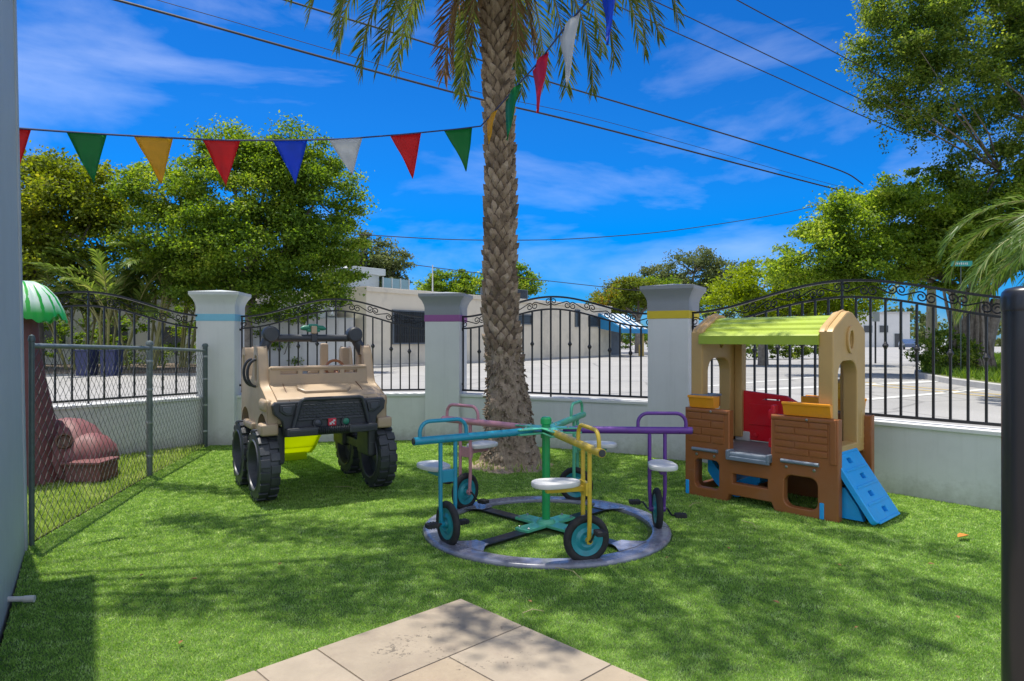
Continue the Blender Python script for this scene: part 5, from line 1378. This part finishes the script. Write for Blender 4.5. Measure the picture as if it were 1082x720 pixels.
for px, py in ((205, 616), (296, 600), (191, 684), (770, 583), (640, 558), (705, 593), (820, 641), (905, 668), (984, 600), (560, 640), (887, 601), (1012, 657), (150, 612), (700, 560)):
    fallen(px, py, rng.uniform(.028, .05), M['dry_leaf'], 'tiny dry brown leaf lying on the turf', 'fallen leaves on the turf')
def straw(px0, py0, px1, py1, label):
    a, b = G(px0, py0), G(px1, py1); s = Vector((-(b - a).y, (b - a).x, 0)) * .12
    mb = MB(); mb.tube([a + Vector((0, 0, .02)), (a + b) / 2 + s + Vector((0, 0, .03)), b + Vector((0, 0, .02))], [.0025, .003, .001], n=5); tag(mb.build('dry_stalk', M['straw']), label, 'stalk')
straw(587, 603, 616, 617, 'thin dry stalk on the turf in front of the yellow cycle wheel')
straw(784, 553, 800, 562, 'thin dry stalk on the turf in front of the playhouse')
straw(728, 538, 742, 534, 'thin dry stalk on the turf beside the purple cycle pedal')
straw(353, 517, 378, 519, 'thin dry stalk on the turf behind the toy truck wheels')
straw(552, 652, 575, 650, 'thin dry stalk on the turf beside the stone patio corner')
# ================================================================ buildings beyond the wall
M['beige'] = mat('beige_render', (.72, .645, .51), .9, .05, .6, bump=.1, bscale=30, dirt=(.33, .30, .25), dscale=.5, damt=.6)
M['white_wall'] = mat('white_render', (.62, .62, .60), .85, .05, .8)
M['pale_metal'] = mat('pale_panel', (.52, .56, .55), .55, .06, 1.0)
M['vent_metal'] = mat('vent_metal', (.55, .56, .57), .35, .2, 3, metal=.8)
M['dark_glass'] = mat('dark_glass', (.05, .055, .06), .2, .2, 2)
M['glazing'] = mat('screen_glass', (.22, .34, .36), .2, .1, 1)
M['ac_grey'] = mat('ac_unit', (.10, .12, .14), .6, .2, 2)
M['awning_blue'] = mat('awning_cloth', (.02, .22, .45), .7, .08, 3)
M['awning_white'] = mat('awning_white', (.6, .66, .7), .7, .08, 3)
M['roof_grey'] = mat('roof_membrane', (.45, .45, .44), .9, .08, 1)
A, B = Vector((-7.7, 35.5, 0)), Vector((8.4, 57, 0)); dB = (B - A); LB = dB.length; an = math.atan2(dB.y, dB.x)
bb = thing('beige_building', 'long flat roofed beige building across the street with a dark grille window', 'building', A + Vector((0, 0, -.06)), an)
Hb = 4.25
MB().box((LB / 2, 5.5, Hb / 2), (LB, 11, Hb)).build('wall', M['beige'], bb)
MB().box((LB / 2, 5.5, Hb + .04), (LB - .6, 10.4, .06)).build('roof', M['roof_grey'], bb)
mb = MB(); mb.box((LB / 2, -.05, Hb - .12), (LB + .1, .1, .24), bevel=.01); mb.build('parapet_trim', M['beige'], bb)
def win(x, z, w_, h, kids=0, name='window'):
    mb = MB()
    t = .08
    for cx_, cz_, sx, sz in ((x, z + h / 2 + t / 2, w_ + 2 * t, t), (x, z - h / 2 - t / 2, w_ + 2 * t, t), (x - w_ / 2 - t / 2, z, t, h), (x + w_ / 2 + t / 2, z, t, h)): mb.box((cx_, -.06, cz_), (sx, .12, sz))
    f = mb.build(name, M['ac_grey'], bb)
    MB().box((x, -.012, z), (w_, .03, h)).build('pane', M['dark_glass'], f)
    if kids:
        mb = MB()
        for k in range(kids): mb.box((x - w_ / 2 + w_ * (k + .5) / kids, -.10, z), (.05, .04, h))
        for zz in (-.25, .25): mb.box((x, -.13, z + zz * h), (w_, .03, .05))
        mb.build('grille', M['iron'], f)
def bx(px):       # distance along the facade of a picture column
    k = (px - 541) / FPX; return (k * A.y - A.x) / (dB.x / LB - k * dB.y / LB)
win((bx(415) + bx(449)) / 2, 2.15, bx(449) - bx(415), 1.75, 14)
win((bx(546) + bx(561)) / 2, 2.85, bx(561) - bx(546), .55); win((bx(622) + bx(632)) / 2, 2.9, bx(632) - bx(622), .7); win((bx(607) + bx(612)) / 2, 3.1, .5, 1.2)
# entrance with an awning
mb = MB(); x0, x1 = bx(641), LB + 2.4
MB().box((LB + .9, 1.4, 1.35), (2.0, 2.4, 2.9)).build('entrance_porch', M['ac_grey'], bb)
mb = MB(); mb.prism([(0, 2.35), (-2.2, 1.95), (-2.2, 2.3), (0, 3.6)], LB - 2.2, LB + 2.6, YZ @ Matrix.Identity(4)); aw = mb.build('awning', M['awning_blue'], bb, smooth=False)
mb = MB()
for k in range(5): mb.prism([(-.02, 3.62), (-2.22, 2.32), (-2.22, 2.36), (-.02, 3.66)], LB - 2.0 + k * .95, LB - 1.5 + k * .95, YZ)
mb.build('awning_stripe', M['awning_white'], aw, smooth=False)
mb = MB(); mb.tube([(LB + 2.4, -1.8, 0), (LB + 2.4, -1.8, 2.0)], .09, n=8); mb.tube([(LB + 1.7, -1.8, 0), (LB + 1.7, -1.8, 1.0)], .08, n=8); mb.build('yellow_bollard', M['yellow_paint'], bb)
def roof_thing(name, label, px, d, z, s, m, cat, extra=None):
    o = thing(name, label, cat, ((px - 541) / FPX * d, d, z), an)
    return o
zr = Hb - .06 + .07
# white box house on the roof with a cap, long low screen, glazed screen, AC units, steel vent
def on_roof(px, back): 
    x = bx(px); return A + dB.normalized() * x + Vector((-dB.y, dB.x, 0)).normalized() * back + Vector((0, 0, zr))
o = thing('roof_hut', 'small white hut with a flat overhanging cap on the beige roof', 'roof hut', on_roof(420, 3.2), an)
MB().box((0, 0, .45), (1.7, 1.5, .9)).build('hut_wall', M['pale_metal'], o); MB().box((0, 0, 1.08), (2.3, 2.0, .38), bevel=.03).build('hut_cap', M['pale_metal'], o)
o = thing('roof_screen', 'long low white screen panel beside the roof hut', 'screen', on_roof(398, 2.4), an)
MB().box((0, 0, .38), (3.0, .1, .76)).build('panel', M['pale_metal'], o); MB().box((0, -.02, .78), (3.06, .16, .08)).build('panel_cap', M['white_wall'], o)
o = thing('roof_screen', 'glazed greenish screen panel on the roof edge beside the purple banded pillar', 'screen', on_roof(446, 2.2), an)
MB().box((0, 0, .38), (2.1, .08, .76)).build('panel', M['glazing'], o)
mb = MB()
for k in range(4): mb.box((-1.05 + .7 * k, -.06, .40), (.06, .06, .80))
mb.build('screen_post', M['pale_metal'], o)
for px, lab, w_ in ((555, 'dark rooftop air conditioner just beside the palm trunk', 1.2), (577, 'larger dark rooftop air conditioner with slatted sides', 2.2)):
    o = thing('air_conditioner', lab, 'air conditioner', on_roof(px, 3), an, 'air conditioners on the beige roof')
    MB().box((0, 0, .50), (w_, 1.2, .8), bevel=.03).build('casing', M['ac_grey'], o)
    mb = MB()
    for k in range(9): mb.box((0, -.61, .18 + k * .08), (w_ * .86, .03, .05))
    mb.build('louvre', M['iron'], o); MB().box((0, 0, .05), (w_ * .9, 1.0, .12)).build('stand', M['galv'], o)
o = thing('roof_vent', 'shiny steel exhaust vent with a turned hood on the roof corner', 'vent', on_roof(386, 1.3) + Vector((-1.0, 0, 0)), an)
MB().lathe([(.34, -1.6), (.34, .3), (.30, .4), (.30, .5)], n=18).build('duct', M['vent_metal'], o)
MB().lathe([(.30, .5), (.62, .6), (.66, 1.0), (.45, 1.2), (.40, 1.3), (0, 1.32)], n=18).build('hood', M['vent_metal'], o); MB().tube([(.5, 0, .8), (1.0, -.1, .85), (1.15, -.1, .75)], [.3, .36, .38], n=14).build('outlet', M['vent_metal'], o)
o = thing('roof_pole', 'thin white pole on the beige roof', 'pole', on_roof(494, 3), an); MB().tube([(0, 0, -.05), (0, 0, 2.0)], [.05, .035], n=8).build('pole', M['white_wall'], o); MB().box((0, 0, .03), (.3, .3, .06)).build('pole_base', M['galv'], o)
# grey flank annex and white panel fence behind the truck
o = thing('utility_annex', 'pale grey annex with a flat roof at the near end of the beige building', 'building', A + Vector((-2.4, -.4, -.06)), an)
MB().box((.2, 2.6, 1.65), (2.6, 4.4, 3.3)).build('wall', M['pale_metal'], o); MB().box((.2, 2.6, 3.33), (2.8, 4.6, .1)).build('roof', M['roof_grey'], o)
o = thing('white_container', 'plain white panelled site container behind the toy truck', 'container', G(340, 390, -.06), R(14))
MB().box((-.9, 1.2, 1.25), (5.0, 2.4, 2.5), bevel=.02).build('container_body', M['white_wall'], o)
mb = MB()
for k in range(9): mb.box((-3.2 + .575 * k, -.012, 1.25), (.05, .03, 2.35))
mb.build('panel_rib', M['white_wall'], o); MB().box((-.9, 1.2, 2.53), (5.06, 2.46, .06)).build('roof', M['pale_metal'], o)

def small_house(name, label, base, rz, w_, dp, h, wins, wallm='white_wall', flat=True):
    o = thing(name, label, 'building', base, rz)
    MB().box((0, dp / 2, h / 2), (w_, dp, h)).build('wall', M[wallm], o)
    MB().box((0, dp / 2, h + .1), (w_ + .5, dp + .5, .2)).build('roof', M['roof_grey'], o)
    for x, z, ww, hh, nm in wins:
        f = MB().box((x, -.04, z), (ww + .16, .08, hh + .16)).build(nm, M['pale_metal'], o); MB().box((x, -.09, z), (ww, .03, hh)).build('pane', M['dark_glass'], f)
    return o
pz = lambda px, d: Vector(((px - 541) / FPX * d, d, -.06))
small_house('white_building', 'white building with small windows far down the road beside the dark sign post', pz(926, 118), R(-8), 11, 8, 6.0, [(-4, 3.2, 1.4, 1.2, 'window'), (-1.4, 3.2, 1.4, 1.2, 'window'), (1.2, 3.2, 1.4, 1.2, 'window'), (3.6, 1.2, 1.3, 2.4, 'door')])
small_house('white_house', 'low white house glimpsed between the olive tree and the areca palms', pz(88, 38), R(18), 7, 6, 4.0, [(-1.5, 1.7, 1.3, 1.2, 'window'), (1.6, 1.7, 1.3, 1.2, 'window')])
small_house('pale_house', 'pale house front under the spreading tree beside the blue banded pillar', pz(205, 40), R(8), 6, 6, 3.6, [(-1.2, 1.6, 1.3, 1.2, 'window'), (1.3, 1.2, 1.0, 2.2, 'door')])

# parked car far down the street
def car(label, base, rz, paint_):
    o = thing('parked_car', label, 'car', base, rz)
    prof = [(-2.2, .35), (-2.25, .75), (-2.1, .92), (-1.1, 1.0), (-.6, 1.42), (.9, 1.46), (1.6, 1.02), (2.15, .95), (2.25, .7), (2.2, .35)]
    mb = MB(); mb.prism(prof, -.86, .86, XZ); bmesh.ops.bevel(mb.bm, geom=mb.bm.edges[:], offset=.06, segments=2, affect='EDGES'); mb.build('body', paint_, o)
    for s in (-1, 1): MB().prism([(-.95, 1.03), (-.52, 1.37), (.82, 1.40), (1.35, 1.05)], s * .862, s * .872, XZ).build('side_window', M['dark_glass'], o)
    for x in (-1.4, 1.4):
        for y in (-.8, .8):
            wl = MB().lathe([(.15, -.1), (.32, -.1), (.34, -.06), (.34, .06), (.32, .1), (.15, .1)], n=20, M=T(x, y, .33) @ Matrix.Rotation(R(90), 4, 'X')).build('wheel', M['rubber'], o)
            MB().lathe([(0, -.08), (.2, -.08), (.2, .08), (0, .08)], n=16, M=T(x, y, .33) @ Matrix.Rotation(R(90), 4, 'X')).build('rim', M['vent_metal'], wl)
M['car_blue'] = mat('car_paint_blue', (.05, .09, .18), .25, .05, 2, coat=.6); M['car_white'] = mat('car_paint_white', (.65, .65, .66), .25, .03, 2, coat=.6)
car('dark blue car parked far down the street beside the white building', pz(960, 92), R(70), M['car_blue'])
car('white car parked far down the street between the two palm trunks', pz(1001, 88), R(60), M['car_white'])
# dark sign post and teal street sign, left side utility bins
o = thing('sign_post', 'thin dark metal sign post standing at the roadside beyond the fence', 'post', pz(925, 41)); MB().tube([(0, 0, 0), (0, 0, 3.2)], .055, n=8).build('post', M['iron'], o); MB().box((0, -.06, 2.85), (.45, .03, .6), bevel=.02).build('sign_plate', M['galv'], o)
o = thing('street_sign', 'small teal street name sign on a slim pole among the fronds', 'sign', pz(1016, 25)); MB().tube([(0, .04, -.05), (0, .04, 4.45)], .018, n=8).build('pole', M['galv_dark'], o)
M['teal'] = mat('sign_teal', (.02, .30, .26), .5, .05, 3); MB().box((0, 0, 4.3), (.8, .02, .2), bevel=.004).build('sign_plate', M['teal'], o)
mb = MB()
for k in range(7): mb.box((-.22 + .07 * k, -.0115, 4.3), (.035, .003, .07 if k % 3 else .09))
mb.build('sign_lettering', M['white_wall'], o)
M['bin_blue'] = mat('bin_blue', (.022, .03, .10), .5, .1, 3)
for px, lab in ((92, 'navy wheeled bin across the road, the one nearer the green canopy'), (118, 'navy wheeled bin across the road, the one nearer the blue banded pillar')):
    o = thing('wheeled_bin', lab, 'bin', pz(px, 27.6) + Vector((0, 0, .0))); MB().prism([(-.26, 0), (.26, 0), (.31, 1.0), (-.31, 1.0)], -.3, .3, XZ).build('bin_body', M['bin_blue'], o); MB().box((0, 0, 1.03), (.68, .7, .06), bevel=.02).build('bin_lid', M['bin_blue'], o)

# ================================================================ overhead wires
M['cable'] = mat('cable', (.02, .02, .024), .6, .1, 5)
def wire(pts, r, label):
    P_ = [P(*p) for p in pts]; a, b = P_[0], P_[-1]
    out = []
    for i in range(len(P_) - 1):
        for k in range(10): out.append(P_[i] + (P_[i + 1] - P_[i]) * k / 10)
    out.append(b)
    for _ in range(12): out = [out[0]] + [(out[i - 1] + out[i] * 2 + out[i + 1]) / 4 for i in range(1, len(out) - 1)] + [out[-1]]
    tag(MB().tube(out, r, n=6).build('overhead_wire', M['cable']), label, 'wire')
wire([(-120, -62, 15), (125, 0, 17), (345, 62, 20), (505, 105, 23), (600, 126, 25), (855, 193, 33), (930, 212, 36)], .034, 'thickest black cable running from the upper left behind the palm to the broadleaf tree')
wire([(-120, -85, 15.5), (165, 0, 17.5), (250, 24, 19), (505, 99, 23.5), (620, 122, 26), (855, 189, 34), (930, 208, 37)], .010, 'hair thin wire just above the thickest cable')
wire([(200, -32, 15), (300, 0, 16), (440, 42, 18), (590, 90, 20), (700, 122, 22), (800, 152, 24), (895, 182, 26), (912, 195, 26.4)], .024, 'twisted service cable ending in a drooping hook before the ficus')
wire([(640, -22, 21), (715, 12, 22.5), (810, 58, 24.5), (913, 107, 27), (960, 128, 28)], .018, 'upper of two parallel wires crossing towards the ficus crown')
wire([(600, -18, 20), (690, 24, 22), (790, 68, 24.3), (907, 121, 27), (960, 143, 28)], .018, 'lower of two parallel wires crossing towards the ficus crown')
wire([(740, -22, 20), (778, 0, 21), (840, 33, 23), (905, 68, 25.5), (960, 96, 27)], .018, 'wire in the upper right corner of the sky meeting the ficus crown')
wire([(280, 236, 36), (362, 247, 39), (480, 254, 42), (590, 254, 45), (700, 246, 49), (812, 229, 54), (870, 216, 57)], .030, 'far wire sagging low across the sky above the beige building')
wire([(300, 252, 45), (360, 268, 46), (415, 277, 48), (490, 287, 50), (615, 301, 54), (690, 309, 57)], .030, 'low wire sloping down over the roof of the beige building')

# ================================================================ bunting
M['cord'] = mat('cord', (.03, .045, .14), .7, .1, 10)
FC = {'red': (.72, .012, .012), 'green': (.008, .26, .05), 'yellow': (.78, .45, .015), 'blue': (.008, .085, .66), 'white': (.68, .68, .66), 'crimson': (.62, .01, .06)}
def cloth_mat(nm, c):
    m = bpy.data.materials.new('pennant_' + nm); nt, out = nodes_of(m); L = nt.links.new
    tc = N(nt, 'ShaderNodeTexCoord'); n1 = N(nt, 'ShaderNodeTexNoise', i_Scale=9.0, i_Detail=4.0); L(tc.outputs['Object'], n1.inputs['Vector'])
    r = ramp(nt, n1.outputs[0], [(.3, scale_c(c, .92)), (.7, scale_c(c, 1.06))])
    b = N(nt, 'ShaderNodeBsdfPrincipled'); b.inputs['Roughness'].default_value = .45; L(r.outputs[0], b.inputs['Base Color'])
    t = N(nt, 'ShaderNodeBsdfTranslucent'); L(r.outputs[0], t.inputs[0]); mx = N(nt, 'ShaderNodeMixShader'); mx.inputs[0].default_value = .5
    bp_ = N(nt, 'ShaderNodeBump', i_Strength=.3, i_Distance=.02); n2 = N(nt, 'ShaderNodeTexNoise', i_Scale=6.0); L(tc.outputs['Object'], n2.inputs['Vector']); L(n2.outputs[0], bp_.inputs['Height']); L(bp_.outputs[0], b.inputs['Normal'])
    L(b.outputs[0], mx.inputs[1]); L(t.outputs[0], mx.inputs[2]); L(mx.outputs[0], out.inputs[0]); return m
FM = {k: cloth_mat(k, c) for k, c in FC.items()}
bun = thing('bunting', 'string of colourful triangular pennants strung from the house wall round the palm trunk', 'bunting')
def smooth_line(P_, it=6, k=12):
    out = []
    for i in range(len(P_) - 1):
        for j in range(k): out.append(P_[i] + (P_[i + 1] - P_[i]) * j / k)
    out.append(P_[-1])
    for _ in range(it): out = [out[0]] + [(out[i - 1] + out[i] * 2 + out[i + 1]) / 4 for i in range(1, len(out) - 1)] + [out[-1]]
    return out
S1 = [(-40, 131, 4.75), (22, 136, 5.0), (92, 141, 5.32), (162, 145, 5.64), (234, 148.5, 5.98), (306, 148.5, 6.34), (365, 147, 6.66), (428, 142, 6.98), (484, 136.5, 7.28), (508, 133.5, 7.42)]
S2 = [(508, 133.5, 7.42), (517, 124, 7.38), (527, 113, 7.22), (541, 97, 6.86), (569, 66, 6.08), (601, 24, 5.28), (642, -22, 4.5), (720, -110, 3.5)]
c1 = smooth_line([P(*p) for p in S1]); c2 = smooth_line([P(*p) for p in S2], 3)
MB().tube(c1 + c2[1:], .008, n=6).build('cord', M['cord'], bun)
def dep(px, S):
    for a, b in zip(S, S[1:]):
        if a[0] <= px <= b[0]:
            # straight line in space between two hangers
            pa, pb = P(*a), P(*b); k = (px - 541) / FPX; t = (k * pa.y - pa.x) / ((pb.x - pa.x) - k * (pb.y - pa.y)); return pa + (pb - pa) * t
def pennant(px0, px1, ty, tx, S, colr, label, blow=0.0, fold=0.0, bulge=.03):
    a, b = dep(px0, S), dep(px1, S); mid = (a + b) / 2
    tip = P(tx, ty, mid.y - blow)
    n_ = 8; mb = MB(); rows_ = []
    nn = (b - a).cross(tip - mid).normalized()
    for i in range(n_ + 1):
        v = i / n_; L0 = a + (tip - a) * v; R0 = b + (tip - b) * v; row_ = []
        for j in range(7):
            u = j / 6; w_ = (1 - v)
            p = L0 + (R0 - L0) * u + nn * (bulge * math.sin(v * 2.6 + px0) * (1 - abs(2 * u - 1) * .4) * min(1, v * 2.2) ** 2 + fold * w_ * math.sin(u * math.pi * 2.0 + 1) + .006 * v * math.sin(u * 9 + v * 7 + px0 * 1.7) + .007 * math.sin(u * 3 - v * 9 + px0) * v)
            row_.append(mb.bm.verts.new(p))
        rows_.append(row_)
    for A_, B_ in zip(rows_, rows_[1:]):
        for j in range(6): mb.bm.faces.new((A_[j], A_[j + 1], B_[j + 1], B_[j]))
    bmesh.ops.remove_doubles(mb.bm, verts=mb.bm.verts[:], dist=1e-4)
    # hem round the cord, cloth has a thickness
    o = mb.build('pennant', FM[colr], bun, label, angle=80)
    md = o.modifiers.new('thickness', 'SOLIDIFY'); md.thickness = .002
pennant(-8, 33, 190, 16, S1, 'red', 'red pennant cut by the house wall')
pennant(70, 113, 194, 99, S1, 'green', 'first green pennant'); pennant(141, 183, 196, 170, S1, 'yellow', 'yellow pennant'); pennant(214, 254, 197, 239, S1, 'red', 'red pennant before the spreading tree')
pennant(288, 325, 194, 313, S1, 'blue', 'blue pennant'); pennant(347, 383, 186, 372, S1, 'white', 'white pennant'); pennant(412, 445, 189, 436, S1, 'red', 'red pennant in the open sky'); pennant(469, 499, 181, 493, S1, 'green', 'green pennant nearest the palm')
pennant(514, 525, 152, 515, S2, 'yellow', 'small twisted yellow pennant on the palm trunk', fold=.01); pennant(533, 550, 148, 534, S2, 'green', 'folded green pennant beside the palm', blow=.1, fold=.02)
pennant(561, 578, 120, 570, S2, 'crimson', 'crimson pennant seen at an angle', blow=.2, fold=.02); pennant(590, 611, 90, 597, S2, 'white', 'white pennant seen at an angle', blow=.25, fold=.02); pennant(634, 654, 47, 639, S2, 'blue', 'blue pennant at the top edge', blow=.3, fold=.02)
